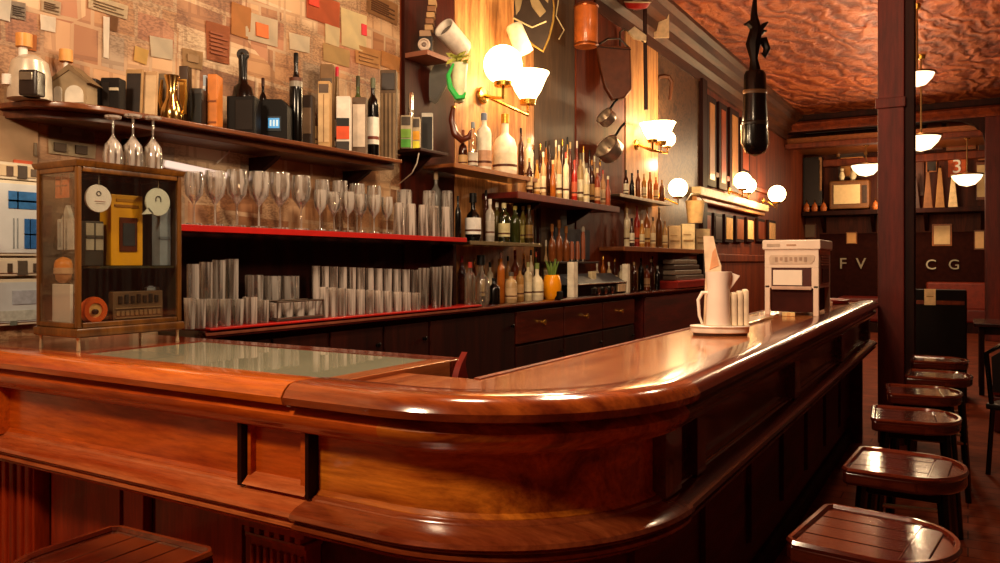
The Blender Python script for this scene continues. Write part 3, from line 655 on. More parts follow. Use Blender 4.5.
t, w, h = ybox('white_leaflet', 'tall white blank leaflet standing in the narrow end of cabinet', 'leaflet', 52, 70, 284, 1.57, FL, M('#ece8e2', .5, var=.05), .012)
x, f = on_y(58, 1.562); z = zat(266, f); r = 8.5*f/F
t = thing('orange_lantern', 'orange domed lantern hung with cream band in narrow end of cabinet', 'lantern', (x, 1.581, z))
MB().lathe([(r, -.2*r), (r, .2*r), (.86*r, .65*r), (.5*r, .95*r), (0, 1.1*r)], 20).build('dome', M('#e88a2a', .3, var=.1), t)
MB().lathe([(0, -.9*r), (1.05*r, -.9*r), (1.05*r, -.2*r), (0, -.2*r)], 20).build('band', M('#d7ab82', .5), t)
MB().lathe([(0, -2.1*r), (.5*r, -1.95*r), (.85*r, -1.5*r), (.9*r, -.9*r), (0, -.9*r)], 20).build('bowl', M('#c98a58', .5), t)
MB().tube([(0, 0, 1.1*r), (0, 0, 1.735-z-.045)], .0015).build('hanging_wire', black, t)

# ================================================================== GLASSES
def goblet_prof(h, r):   # stemmed glass, foot at bottom
    return [(0, 0), (r*.85, .004), (r*.8, .012), (r*.12, .05*h), (.09*r, .38*h), (.3*r, .45*h), (.85*r, .58*h), (r, .78*h), (.9*r, h), (.87*r, h), (.96*r, .78*h), (.8*r, .6*h), (.25*r, .48*h), (0, .47*h)]
def tumbler_prof(h, r): return [(0, 0), (.78*r, 0), (.82*r, .01), (r, h), (.95*r, h), (.77*r, .03*h+.006), (0, .03*h+.006)]
def straight_prof(h, r): return [(0, 0), (.92*r, 0), (.96*r, .006), (r, h), (.94*r, h), (.9*r, .05*h), (0, .05*h)]
def glass(name, label, cat, u, w, vtop, X, z, prof, m=None, group=None, flip=False, parts=None):
    loc, s, f = slot(u, X, z); h = hgt(vtop, z, f); r = w/s/2
    t = MB()
    p = prof(h, r)
    if flip: p = [(a, h-b) for a, b in p]
    fc = prof is not goblet_prof
    o = t.lathe(p, 11 if fc else 20).build(name, m or glass_c, None, 25 if fc else 38); o.location = loc; o.rotation_euler = (0, 0, random.uniform(0, 6.28))
    return tag(o, label, cat, group), h, r
G1 = 'stemmed glasses upturned on the display cabinet'
for i, (u, w, v) in enumerate([(113, 19, 115), (133, 20, 114), (153, 19, 116)]):
    x = -2.68; Y, f = on_x(u, x); z0 = 1.7465
    o = MB().lathe([(a, (zat(v, f)-z0)-b) for a, b in goblet_prof(zat(v, f)-z0, w/2*f/F)], 20).build('wine_glass', glass_c); o.location = (x, Y, z0)
    tag(o, 'upturned stemmed glass on top of display cabinet, %s from its narrow end' % ORD[i], 'wine glass', G1)
G2 = 'big stemmed goblets on the red shelf'
for i, (u, w, v) in enumerate([(194, 19, 172), (215, 21, 171), (237, 21, 170), (259, 21, 172), (280, 21, 173), (301, 20, 176)]):
    glass('goblet', 'big clear stemmed goblet on red shelf, %s from the display cabinet' % ORD[i], 'goblet', u, w, v, -2.93, Z2+.003, goblet_prof, group=G2)
G3 = 'small stemmed glasses on the red shelf'
for i, (u, w, v, X) in enumerate([(320, 13, 190, -2.885), (334, 13, 192, -2.885), (348, 13, 192, -2.885), (361, 12.5, 194, -2.885), (374, 12.5, 195, -2.885), (387, 12, 197, -2.885)]):
    glass('stemmed_glass', 'small stemmed glass on red shelf front, %s after the big goblets' % ORD[i], 'wine glass', u, w, v, X, Z2+.003, goblet_prof, group=G3)
for i, (u, w, v) in enumerate([(322, 15, 180), (340, 16, 181), (357, 16, 184), (374, 15, 186)]):
    glass('balloon_glass', 'rounded balloon glass in back of red shelf, %s after the goblets' % ORD[i], 'wine glass', u, w, v, -3.02, Z2+.003, goblet_prof, group='balloon glasses at the back of the red shelf')
G4 = 'upturned tumblers at the far end of the red shelf'
for i, (u, w, v, X) in enumerate([(399, 11.5, 203, -2.875), (411, 11.5, 204, -2.875), (423, 11, 205, -2.875), (434.5, 10.5, 206, -2.875), (445.5, 10.5, 207, -2.875)]):
    glass('tumbler', 'upturned ribbed tumbler on red shelf end, %s in the front line' % ORD[i], 'tumbler', u, w, v, X, Z2+.003, tumbler_prof, glass_w, G4, True)
for i, (u, w, v) in enumerate([(404, 19, 190), (429, 15, 191), (447, 13, 191)]):
    o, h, r = glass('mug', ['wide upturned glass jar at red shelf end beside small stemmed glasses', 'upturned handled mug in front of grey bottle on red shelf', 'upturned handled mug at very end of red shelf'][i], 'mug' if i else 'jar', u, w, v, -2.985, Z2+.003, tumbler_prof, None, None, True)
    if i: MB().tube([(r*.9, 0, h*.85), (r*1.5, 0, h*.8), (r*1.6, 0, h*.45), (r*1.0, 0, h*.2)], .006).build('handle', glass_c, o)
bottle('grey cork-topped bottle standing behind upturned mugs on red shelf', 436, 11, 171, -3.075, Z2+.003, 'spirit', M('#6a655f', .2), M('#b59a78', .6), None)
# lower counter glasses
ZM = 1.1125
G5 = 'tall beer glasses nearest the cabinet'
for i, (u, w, v, X) in enumerate([(193, 12, 264, -2.96), (206, 12.5, 262, -2.96), (219, 13, 260, -2.96), (232, 13, 259, -2.96)]):
    glass('beer_glass', 'tall straight beer glass on red mat, %s from the display cabinet' % ORD[i], 'beer glass', u, w, v, X, ZM, straight_prof, glass_c, G5)
for i, (u, w, v) in enumerate([(190, 12, 298), (200.5, 12, 299), (213, 12, 299), (226, 12, 299), (238, 12, 299)]):
    glass('short_glass', 'short clear glass at front of red mat, %s from the display cabinet' % ORD[i], 'glass', u, w, v, -2.866, ZM, tumbler_prof, glass_c, 'short glasses in front of the tall beer glasses')
for i, (u, w, v) in enumerate([(250, 15, 297), (262, 13, 300)]):
    glass('water_glass', ['plain water glass between beer glasses and glass rack', 'plain water glass touching end of the glass rack'][i], 'glass', u, w, v, -2.88, ZM, straight_prof, glass_w)
for i, (u, w, v) in enumerate([(254, 18, 275), (272, 18, 276), (290, 18, 276)]):
    glass('beer_mug', 'stout beer mug behind the glass rack, %s from the beer glasses' % ORD[i], 'mug', u, w, v, -3.02, ZM, straight_prof, glass_c, 'stout mugs behind the glass rack')
# glass rack
ya, fa = on_x(270, -2.9); yb, fb = on_x(316, -2.9); L = yb-ya
rk = thing('glass_rack', 'low steel-edged rack on the red mat in front of stout mugs', 'rack', (-2.96, ya, ZM))
h = zat(302, fa)-ZM
for y in (0, L):
    for x in (0, .11): MB().tube([(x, y, 0), (x, y, h)], .004).build('rack_post', steel, rk)
MB().tube([(0, 0, h), (.11, 0, h), (.11, L, h), (0, L, h)], .005, closed=True).tube([(0, 0, h*.15), (.11, 0, h*.15), (.11, L, h*.15), (0, L, h*.15)], .004, closed=True).build('rack_rim', steel, rk)
MB().box(0, .11, 0, L, .002, .008).build('rack_base', M('#3a332d', .4), rk)
for i in range(4):
    o = MB().lathe(tumbler_prof(h*.85, .05 if L > .42 else L/9), 18).build('tumbler', glass_w); o.location = (-2.96+.055, ya+L*(i+.5)/4, ZM+.0085)
    tag(o, 'upturned tumbler held in the low rack, %s from the beer glasses' % ORD[i], 'tumbler', 'tumblers in the low rack')
n = 11
for i in range(n):
    u = 324+i*9.2
    glass('tall_glass', 'tall clear glass in front line on red mat, %s from the glass rack' % ORD[i], 'glass', u, 8.8, 287+i*.6, -2.868, ZM, straight_prof, glass_w, 'tall glasses lined up at the front')
for i in range(n+1):
    u = 316+i*9.0
    glass('highball_glass', 'taller highball glass in the back line on red mat, %s from the rack' % ORD[i], 'glass', u, 8.2, 266+i*.35, -3.0, ZM, straight_prof, glass_w, 'highball glasses lined up behind')
for i, (u, v, X) in enumerate([(424, 268, -2.9), (436, 267, -2.89), (447, 266, -2.88)]):
    glass('crystal_vase', 'tall cut-crystal glass at end of red mat, %s after tall glasses' % ORD[i], 'glass', u, 11.5, v, X, ZM, tumbler_prof, thin_glass('crystal', '#d8d0c8', .2, '#e9ddd2', 1.2, .15), 'cut-crystal glasses at the mat end')

# white strip lamp on the wall
ya, f = on_x(163, WX+.04); yb, f2 = on_x(236, WX+.04)
st = thing('wall_lamp', 'white strip light slanting on the wall above the stemmed goblets', 'light', (WX+.03, ya, zat(163, f)))
dz = zat(178, f2)-zat(163, f)
Ls = math.hypot(yb-ya, dz); Ms = R(math.atan2(dz, yb-ya), 'X')
MB().box(-.025, .0, 0, Ls, -.02, .02, .004, Ms).build('housing', white, st)
MB().box(.0, .025, .01, Ls-.01, -.016, .016, .01, Ms).build('tube', emitter('strip_glow', '#ffd8bf', 1.2), st)

# ================================================================== UPPER WALL SHELF
XA = -2.97; Z1e = Z1+.0005
loc, s, f = slot(30, -2.99, Z1e); p = 1/s
t = thing('coffee_machine', 'silver coffee machine with black panel at shelf end', 'coffee machine', loc, ANG)
MB().lathe([(0, 0), (20*p, 0), (20*p, 4*p), (19*p, 24*p), (16*p, 38*p), (8*p, 44*p), (0, 45*p)], 28).build('boiler_body', M('#d3c8b4', .3, .35), t)
MB().box(1*p, 19*p, -22*p, -4*p, 0, 26*p, .01).build('front_panel', M('#2a211c', .25), t)
MB().box(3*p, 16*p, -23.5*p, -21*p, 15*p, 23*p, .003).build('panel_window', M('#8f8674', .2, .7), t)
MB().lathe([(0, 0), (5*p, 0), (5*p, 10*p), (0, 10*p)], 14, T(-13*p, -15*p, 12*p)).build('white_spout', white, t)
MB().lathe([(0, 42*p), (4*p, 42*p), (4*p, 54*p), (0, 54*p)], 14, T(-7*p, 0, 0)).build('chimney', white, t)
MB().lathe([(0, 53*p), (7.5*p, 53*p), (7.5*p, 66*p), (0, 67*p)], 18, T(-6*p, 0, 0)).build('cap', M('#d9944a', .4), t)
loc, s, f = slot(73, -2.99, Z1e); p = 1/s
t = thing('model_chapel', 'brown model house with steep gable and white arched openings on wall shelf', 'model house', loc, ANG)
MB().prism([(-17*p, 0), (19*p, 0), (19*p, 24*p), (2*p, 36*p), (-17*p, 24*p)], -.04, .04, 'xz').build('house_body', M('#9a8465', .6), t)
MB().prism([(-22*p, 22*p), (-17*p, 22*p), (2*p, 35*p), (20*p, 22*p), (24*p, 22*p), (2*p, 41*p)], -.046, .046, 'xz').build('gable_roof', M('#7d6547', .6), t)
for cx, ww, hh in ((-9, 4, 19), (7, 9, 20)):
    pl = [(cx-ww, 3), (cx+ww, 3), (cx+ww, hh-ww)]+[(cx+ww*math.cos(a), hh-ww+ww*math.sin(a)) for a in [i*PI/8 for i in range(1, 8)]]+[(cx-ww, hh-ww)]
    MB().prism([(a*p, b*p) for a, b in pl], -.044, -.038, 'xz').build('arched_opening', M('#d6cdbd', .5), t)
for k, (u, vt, vb, wb, lab) in enumerate([(66, 30, 64, 12, 'small lamp with orange drum shade standing behind the model house')]):
    loc, s, f = slot(u, -3.1, Z1e); p = 1/s
    t = thing('table_lamp', lab, 'lamp', loc, ANG)
    MB().lathe([(0, 0), (7*p, 0), (7*p, 3*p), (2.2*p, 6*p), (2.2*p, 52*p), (0, 52*p)], 14).build('white_stem', white, t)
    MB().lathe([(5.5*p, 50*p), (6.5*p, 50*p), (6*p, 62*p), (5*p, 62*p), (5.5*p, 50*p)], 18).build('lamp_shade', M('#d99a55', .5), t)
boxy('small dark radio with white curved handle line beside the model house', 104, 123, 79, XA, Z1e, M('#17110e', .6, spec=.15), 'radio', 'radio', .06, None, pieces=[('tuning_strip', .45, .95, .62, .7, M('#cdbfa5', .4)), ('speaker_face', .1, .5, .15, .85, M('#241b16', .6, spec=.15))])
boxy('little black box between model house and small dark radio', 91.5, 99, 80, -2.99, Z1e, M('#15100e', .4), 'black_box', 'box', .05, None, top=M('#2c211a', .4))
loc, s, f = slot(99, -3.09, Z1e); p = 1/s
t = thing('domed_lid', 'pale blue-white domed cap on stand behind the black box', 'lid', loc, ANG)
MB().lathe([(0, 0), (6*p, 0), (6*p, 22*p), (0, 22*p)], 14).build('stand', M('#8a7458', .5), t)
MB().lathe([(0, 21*p), (12*p, 21*p), (11*p, 27*p), (7*p, 32*p), (0, 34*p)], 20).build('dome', M('#cfd3d3', .5), t)
def frame(label, u0, u1, vtop, X, m, pic, z=Z1e):
    u = (u0+u1)/2; loc, s, f = slot(u, X, z); h = hgt(vtop, z, f); w = (u1-u0)/s
    t = thing('photo_frame', label, 'photo frame', loc, ANG)
    Mt = R(-.08, 'X')
    MB().box(-w/2, w/2, 0, .014, 0, h, .003, Mt).build('frame', m, t)
    MB().box(-w/2*.82, w/2*.82, -.002, .004, h*.09, h*.91, 0, Mt).build('picture', pic, t)
    MB().box(-w*.1, w*.1, .01, .06, 0, .012).build('strut', black, t)
frame('tall framed picture with dark lower half on the wall shelf', 124, 141, 68, -2.98, M('#a88457', .5), M('#241a15', .4, var=.5, scale=22))
frame('blank tan framed picture beside the gold jug', 142, 156, 70, -2.95, M('#b9946a', .5), M('#d3b48c', .6))
frame('narrow grey framed picture tucked behind gold jug', 155, 164, 72, -3.06, M('#6e5a42', .5), M('#54493c', .4))
# gold jug
loc, s, f = slot(172, -2.97, Z1e); p = 1/s
t = thing('gold_jug', 'shiny gold jug with long spout and curved handle on wall shelf', 'jug', loc, ANG)
MB().lathe([(0, 0), (9*p, 0), (11*p, 6*p), (10*p, 15*p), (6*p, 25*p), (5*p, 36*p), (7.5*p, 48*p), (6.5*p, 48*p), (4*p, 36*p), (0, 34*p)], 22).build('jug_body', M('#d9b871', .16, 1.), t)
MB().tube([(5*p, 0, 44*p), (13*p, 0, 42*p), (14*p, 0, 26*p), (12*p, 0, 12*p), (9*p, 0, 8*p)], 1.6*p).build('handle', gold, t)
MB().tube([(-9*p, 0, 10*p), (-12*p, 0, 24*p), (-10*p, 0, 44*p)], [2.6*p, 1.9*p, 1.4*p]).build('spout', gold, t)
boxy('narrow dark gold-edged box behind the gold jug', 181, 190, 67, -3.03, Z1e, M('#3b2614', .4), 'tall_box', 'box', .05, M('#c8903e', .3, .6), .22)
boxy('black box with squared lid right of gold jug', 192, 204, 90, -2.96, Z1e, black, 'black_tin', 'box', .06, None, top=M('#1e1714', .4))
boxy('slim pale blue book standing beside orange book', 204.4, 207.4, 76, -3.0, Z1e, M('#a9b9c6', .5), 'book', 'book', .035, None, pieces=[('spine_band', .1, .9, .75, .8, white)])
boxy('orange hardback book standing on the wall shelf', 210.5, 220, 76, -2.965, Z1e, M('#cf7a33', .5), 'book', 'book', .08, None, pieces=[('spine_rule', .05, .95, .5, .53, M('#8f4d1e', .5)), ('spine_rule', .05, .95, .12, .15, M('#8f4d1e', .5))])
# black grinder
loc, s, f = slot(244, -2.96, Z1e); p = 1/s
t = thing('coffee_grinder', 'big black coffee grinder with tall looped neck on wall shelf', 'grinder', loc, ANG)
MB().box(-14*p, 14*p, -.05, .05, 0, 38*p, .006).build('grinder_body', M('#100c0a', .55, spec=.15), t)
MB().box(-5*p, 12*p, -.056, -.048, 4*p, 34*p, .003).build('front_plate', M('#1f1814', .55, spec=.15), t)
MB().lathe([(0, 37*p), (11*p, 37*p), (9*p, 48*p), (5*p, 52*p), (4*p, 58*p), (4.5*p, 80*p), (0, 82*p)], 18, T(-1*p, 0, 0)).build('neck', blackg, t)
MB().lathe([(2*p, -3*p), (5.5*p, -3*p), (6.2*p, 0), (5.5*p, 3*p), (2*p, 3*p), (2*p, -3*p)], 18, T(-1*p, 0, 81*p) @ R(PI/2, 'X')).build('loop', M('#221c18', .25), t)
# black machine with blue screen
loc, s, f = slot(276, -2.95, Z1e); p = 1/s
t = thing('card_machine', 'black till machine with small glowing blue screen on wall shelf', 'machine', loc, ANG)
MB().prism([(-15*p, 0), (14*p, 0), (14*p, 33*p), (8*p, 40*p), (-10*p, 40*p), (-15*p, 34*p)], -.05, .05, 'xz', bev=.004).build('machine_body', M('#100c0a', .55, spec=.15), t)
MB().box(-6*p, 8*p, -.054, -.048, 8*p, 23*p, .002).build('screen_bezel', M('#18222a', .4, spec=.2), t)
sc_ = MB().box(-4.5*p, 6.5*p, -.056, -.05, 11*p, 21*p, .001).build('screen', M('#2e8fd0', .3, emit=.45, var=.1), t)
for k in range(3): MB().box((-3+3.2*k)*p, (-1.2+3.2*k)*p, -.0575, -.055, 13*p, 19*p).build('screen_bar', M('#bfe4ff', .3, emit=.3), sc_)
bottle('short black bottle behind the till machine', 263, 8, 78, -3.085, Z1e, 'spirit', blackg, M('#3a1c14', .4), None)
bottle('tall black bottle with silver neck label beside the till machine', 296, 13, 53, -2.93, Z1e, 'wine', blackg, black, M('#8f8678', .3), label_z=(.62, .72))
boxy('squat dark box with grey top right of tall black bottle', 302, 314, 96, -2.97, Z1e, M('#2a1c14', .5), 'dark_box', 'box', .06, M('#6e5640', .5), .25)
bottle('stubby brown bottle behind the squat dark box', 313, 9, 100, -3.04, Z1e, 'spirit', M('#4a2a14', .15), M('#8a6a44', .4), M('#b5915f', .6))
boxy('tall tan carton with printed face on the wall shelf', 319, 331, 82, -2.95, Z1e, M('#b9925f', .6), 'carton', 'carton', .06, M('#d3b081', .6), .1, pieces=[('carton_seal', .1, .9, .82, .95, M('#5a4636', .5)), ('carton_line', .48, .54, .1, .8, M('#8a6238', .5))])
boxy('tall slim wooden case with grey photo top above tan carton', 321, 334, 65, -3.06, Z1e, M('#7a5c3c', .6), 'wooden_case', 'case', .05, M('#57493b', .5), .16)
bottle('white-labelled bottle with bright red neck on the wall shelf', 337, 8, 67, -3.06, Z1e, 'slim', M('#7a5a30', .2), M('#c8203a', .4), white, label_z=(.1, .4))
boxy('white box with black and orange bands on the wall shelf', 337, 351, 97, -2.93, Z1e, M('#e2d9cc', .5), 'gift_box', 'box', .06, None, pieces=[('orange_band', .05, .95, .22, .45, M('#e2501c', .5)), ('black_band', .05, .95, .45, .6, black), ('black_band', .05, .95, .0, .18, M('#2a211c', .5))])
boxy('brown box with narrow white picture next to banded white box', 353, 367, 98, -2.93, Z1e, M('#5d4632', .5), 'bottle_box', 'box', .06, M('#d2c0ac', .5), .13)
bottle('green glass bottle behind brown picture box', 358, 10, 76, -3.04, Z1e, 'spirit', M('#46522a', .12), M('#3a3a24', .4), M('#8f9466', .6))
bottle('black bottle with white square label next to brown picture box', 373, 12, 78, -2.94, Z1e, 'spirit', blackg, M('#5c6148', .4), M('#ece4d6', .5), label_z=(.16, .5), nlab=M('#7a3a28', .5))
t, w, h = boxy('tall grey-brown slatted wooden crate at end of wall shelf', 381, 397, 71, -2.99, Z1e, M('#5a4530', .6), 'slatted_crate', 'crate', .07)
for k in range(4): MB().box(-w/2+w*(.04+.25*k), -w/2+w*(.2+.25*k), -.042, -.034, h*.02, h*.74, .002).build('slat', M('#7d6446', .6), t)
MB().box(-w*.4, w*.4, -.043, -.034, h*.78, h*.96, .002).build('dark_panel', M('#2b2019', .4), t)
# small bracket shelf with coloured boxes on the umber panel
yA, fA = on_x(398, -2.98); yB, fB = on_x(436, -2.98); zb = zat(150, (fA+fB)/2)
bs = thing('bracket_shelf', 'tiny dark bracket shelf under the green and yellow boxes', 'shelf', (WX+.031, yA+.12, zb))
MB().box(0, .22, 0, yB-yA-.1, -.02, 0, .004).build('board', dkwood_y, bs)
MB().prism([(0, -.02), (.16, -.02), (0, -.14)], .2, .22, 'xz').build('bracket', dkwood, bs)
tan2 = M('#b8a88a', .5)
for lab, u0, u1, vt, c1, c2 in (('box with two bright green panels on the tiny bracket shelf', 401, 412, 116, '#7fae3c', '#4fa033'), ('box with orange and yellow panels on the tiny bracket shelf', 413, 420.5, 118, '#f0a81c', '#ece03a')):
    boxy(lab, u0, u1, vt, -3.02, zb+.001, tan2, 'tea_box', 'box', .06, None, pieces=[('coloured_panel', .06, .94, .32, .58, M(c1, .5)), ('coloured_panel', .06, .94, .03, .28, M(c2, .5)), ('dark_panel', .1, .9, .7, .95, M('#4a3f34', .5))])
t, w, h = boxy('black slate in a white frame on the tiny bracket shelf', 421.5, 433, 113, -3.04, zb+.001, M('#cfc8bb', .5), 'slate', 'slate', .02, M('#0e0a09', .5), .1)
loc, s, f = slot(411, -3.09, zb); p = 1/s
t = thing('steel_tube', 'upright steel tube behind the green panelled box', 'tube', loc, 0)
MB().lathe([(0, 0), (2.5*p, 0), (2.5*p, 57*p), (1.5*p, 60*p), (0, 60*p)], 12).build('tube_body', chrome, t)
MB().lathe([(2.6*p, 40*p), (2.8*p, 40*p), (2.8*p, 43*p), (2.6*p, 43*p)], 12).build('collar', steel, t)
# loose wires
def cord(label, pts, r=.004, m=None, parent=None):
    o = MB().tube(pts, r, 6).build('cord', m or M('#cfc2ae', .5)); return tag(o, label, 'cord')
P3 = lambda u, v, X: (X, on_x(u, X)[0], zat(v, on_x(u, X)[1]))
cord('pale cord hanging from wall shelf below black grinder', [P3(234, 128, -3.1), P3(232, 138, -3.1), P3(229, 152, -3.1), P3(217, 163, -3.12)])
cord('pale cord looping down from the tiny bracket shelf', [P3(419, 153, -2.87), P3(417, 163, -2.88), P3(412, 173, -2.93), P3(399, 184, -3.1)])

# ================================================================== BOTTLE TOWER, MIDDLE BAY, FAR BAY
amber = lambda: bglass('#c9822e', .05)
clear = lambda: bglass('#efe6d8', .07)
green = lambda: bglass('#8f9a3c', .06)
cola = darkglass('#3a170a'); olive = darkglass('#2f3312'); rubyg = darkglass('#6b160c'); amb2 = M('#a85a1c', .12, coat=.5); honey = M('#c98a3c', .14, coat=.4); pale = M('#e6d6b4', .3, coat=.3); ivory = M('#f1e6cc', .4)
GT = 'bottles glowing under the globe lamps'
for u, w, vt, X, kd, g, c, lb, txt in [
 (463, 9, 130, -2.98, 'flask', cola, M('#7a3a1c', .4), M('#c8a06a', .5), 'round brown flask at umber-panel end of shelf under globe lamps'),
 (473, 10, 122, -2.93, 'spirit', clear(), M('#8f9aa0', .4), M('#cfc3ae', .5), 'clear bottle with grey cap on shelf under globe lamps'),
 (484, 15, 113, -2.93, 'spirit', ivory, M('#7d8aa0', .4), M('#c99a78', .5), 'wide white bottle with peach lower label under globe lamps'),
 (505, 24, 114, -2.94, 'flask', ivory, M('#c8973a', .3, .6), M('#efe2c2', .5), 'broad cream bottle with gilded neck under the globe lamps'),
 (521, 6, 128, -2.93, 'wine', cola, black, None, 'thin dark brown bottle standing after broad cream bottle'),
 (529, 9, 138, -2.95, 'spirit', pale, M('#d8b27a', .4), M('#e9dcc0', .5), 'pale short bottle at far end of shelf under globe lamps')]:
    bottle(txt, u, w, vt, X, ZB1+.004, kd, g, c, lb, GT, label_z=(.06, .34))
GT2 = 'bottles on the short glass-edged shelf'
for u, w, vt, X, kd, g, c, lb, txt in [
 (473, 16, 193, -2.93, 'decanter', blackg, black, M('#e9e4dc', .5), 'squat black bottle with big white label on glass-edged shelf'),
 (486, 7, 190, -3.03, 'wine', cola, M('#1a1410', .3), None, 'dark slim bottle behind squat black bottle'),
 (490, 9, 199, -2.91, 'spirit', M('#a8a095', .2), M('#d8d0c0', .4), M('#b7ada0', .4), 'grey bottle beside squat black bottle on glass-edged shelf'),
 (497, 9, 202, -3.04, 'spirit', M('#55481f', .15), ivory, None, 'olive bottle with tall cream stopper at back of glass-edged shelf'),
 (504, 12, 203, -2.92, 'spirit', green(), M('#c8bb8a', .4), M('#d9cf9a', .5), 'green-tinted bottle with cream label on glass-edged shelf'),
 (515, 11, 206, -2.92, 'wine', olive, M('#b7a24a', .4), None, 'olive green bottle with gold cap on glass-edged shelf'),
 (523, 8, 206, -3.0, 'wine', M('#8a7a35', .15), M('#d5c37a', .4), M('#b9a95a', .5), 'tall yellow-green bottle near end of glass-edged shelf'),
 (529, 8, 205, -2.92, 'slim', M('#3a2a12', .12), M('#a08a4a', .4), M('#8a6a34', .5), 'slim brown bottle at very end of glass-edged shelf')]:
    bottle(txt, u, w, vt, X, ZB2+.004, kd, g, c, lb, GT2)
bottle('plain black bottle standing alone at very end of the red shelf', 458, 6, 196, -2.93, 1.5595, 'wine', blackg, black, None)
GC = 'bottles crowding the back counter'
ZK = 1.1005
for u, w, vt, X, kd, g, c, lb, txt in [
 (462, 8, 256, -3.06, 'spirit', cola, M('#a8221a', .4), None, 'brown red-capped bottle behind clear decanter on back counter'),
 (470, 11, 262, -2.9, 'spirit', clear(), M('#a8362a', .4), None, 'clear bottle with reddish cap next to the wide decanter'),
 (481, 18, 255, -2.93, 'decanter', clear(), black, None, 'wide clear decanter with black stopper on back counter'),
 (490, 7, 262, -3.06, 'spirit', M('#c7b79a', .25), black, M('#cfc0a0', .5), 'pale-labelled bottle behind dark bottle on back counter'),
 (494, 12, 278, -2.9, 'wine', blackg, black, None, 'short black bottle just past the wide decanter'),
 (501, 8, 252, -2.96, 'spirit', amb2, chrome, None, 'amber bottle with pointed silver cap on back counter'),
 (511, 12, 272, -2.89, 'spirit', M('#b9986c', .3), M('#5a5048', .3), M('#d1b084', .5), 'tan-labelled bottle with grey cap on back counter'),
 (515, 8, 250, -3.03, 'wine', M('#6a2c12', .15), M('#b5552a', .4), M('#b5612c', .5), 'tall brown bottle with orange-brown top behind tan-labelled bottle'),
 (520, 8, 266, -2.93, 'spirit', M('#a3773f', .2), M('#5a3a1c', .4), M('#c59a63', .5), 'honey brown bottle next to tan-labelled bottle'),
 (528, 8, 262, -2.93, 'spirit', M('#d3c197', .3), M('#8f8a5a', .4), M('#e3d3ac', .5), 'cream bottle with olive cap on back counter'),
 (537, 13, 263, -2.93, 'flask', pale, M('#7a8a4a', .4), M('#efe0ba', .5), 'broad cream flask beside the orange jar'),
 (536, 5, 252, -3.08, 'wine', M('#3c3a18', .12), M('#9a3a20', .4), None, 'thin dark bottle behind broad cream flask'),
 (546, 5, 240, -3.09, 'wine', M('#b0885a', .2), ivory, M('#d8c49a', .5), 'tall thin bottle with ivory cap behind orange jar')]:
    bottle(txt, u, w, vt, X, ZK, kd, g, c, lb, GC)
loc, s, f = slot(552, -2.9, ZK); p = 1/s
t = thing('orange_jar', 'bright orange jar with green sprigs on the back counter', 'jar', loc, 0)
MB().lathe([(0, 0), (7*p, 0), (9*p, 4*p), (9.5*p, 14*p), (8*p, 22*p), (7*p, 24*p), (7*p, 22*p), (0, 20*p)], 22).build('jar_body', M('#f39a12', .25, coat=.4, var=.1), t)
MB().box(-13*p, 10*p, -.04, .04, -.0, 8*p, .006).build('dark_stand', black, t)
sp = MB()
for k in range(9):
    a = k*.7; sp.tube([(2*p*math.cos(a), 2*p*math.sin(a), 20*p), (4*p*math.cos(a), 4*p*math.sin(a), 30*p), (7*p*math.cos(a), 7*p*math.sin(a), (36+k % 3*2)*p)], [.8*p, 1.2*p, .3*p], 5)
sp.build('sprigs', M('#6f8a3a', .6), t)
for k, (u, vt) in enumerate([(552, 224), (559, 220), (566, 226)]):
    loc, s, f = slot(u, -3.05, 1.405); p = 1/s
    t = bottle('rust coloured decanter with knobbed stopper on niche ledge, %s from the glass-edged shelf' % ORD[k], u, 7.5, vt, -3.03, 1.4055, 'decanter', M('#8a4a22', .15, coat=.4), M('#b5763c', .2), None, 'rust decanters in the niche', label_z=(.1, .3))
yA = on_x(543, -3.05)[0]; yB = on_x(590, -3.05)[0]
tag(MB().box(WX+.05, -2.96, yA, yB, 1.385, 1.405, .004).build('niche_shelf', dkwood_y), 'narrow dark ledge inside the niche under rust decanters', 'shelf')
for k, u in enumerate([572, 577.5, 583]):
    loc, s, f = slot(u, -3.0, 1.4055); p = 1/s
    t = thing('tap_handle', 'slim red-brown tap handle on niche ledge, %s from the rust decanters' % ORD[k], 'tap handle', loc, 0, 'tap handles in the niche')
    hh = 20*p+(k == 2)*10*p
    MB().lathe([(0, 0), (2.4*p, 0), (2.2*p, hh*.8), (1.4*p, hh), (0, hh)], 12).build('handle', M('#a55a38', .35), t)
    MB().lathe([(0, 0), (2.7*p, 0), (2.7*p, 2*p), (0, 2*p)], 12).build('ferrule', steel, t)
    if k == 2: MB().lathe([(0, -.006), (3*p, -.006), (3.4*p, 0), (3*p, .006), (0, .006)], 14, T(0, 0, hh+2*p) @ R(PI/2, 'Y')).build('badge', M('#d0c4ae', .4), t)
# register / coffee machine in the niche
y0, f0 = on_x(574, -2.87); y1, f1 = on_x(627, -2.87)
t = thing('cash_register', 'black till with sloping grey top and white side posts on back counter', 'cash register', (-3.02, y0, ZK)); L = y1-y0
hB = zat(278, f1)-ZK
MB().box(0, .15, .02, L-.02, 0, hB*.72, .01).build('till_body', blackg, t)
MB().prism([(.0, hB*.72), (.14, hB*.72), (.15, hB*.78), (.0, hB*1.35)], .03, L-.05, 'xz', bev=.004).build('sloping_top', M('#6a6a70', .35, .3), t)
MB().box(.12, .165, .0, L*.98, hB*.70, hB*.78, .006).build('steel_ledge', chrome, t)
MB().box(.11, .17, -.05, .035, 0, zat(262, f0)-ZK, .004).build('white_post', M('#efe3cc', .5), t)
MB().box(.11, .17, L-.03, L+.03, 0, zat(264, f1)-ZK, .004).build('white_post', M('#efe3cc', .5), t)
MB().box(.145, .158, L*.3, L*.75, hB*.1, hB*.45, .004).build('key_panel', M('#1d1917', .2), t)
kb = MB()
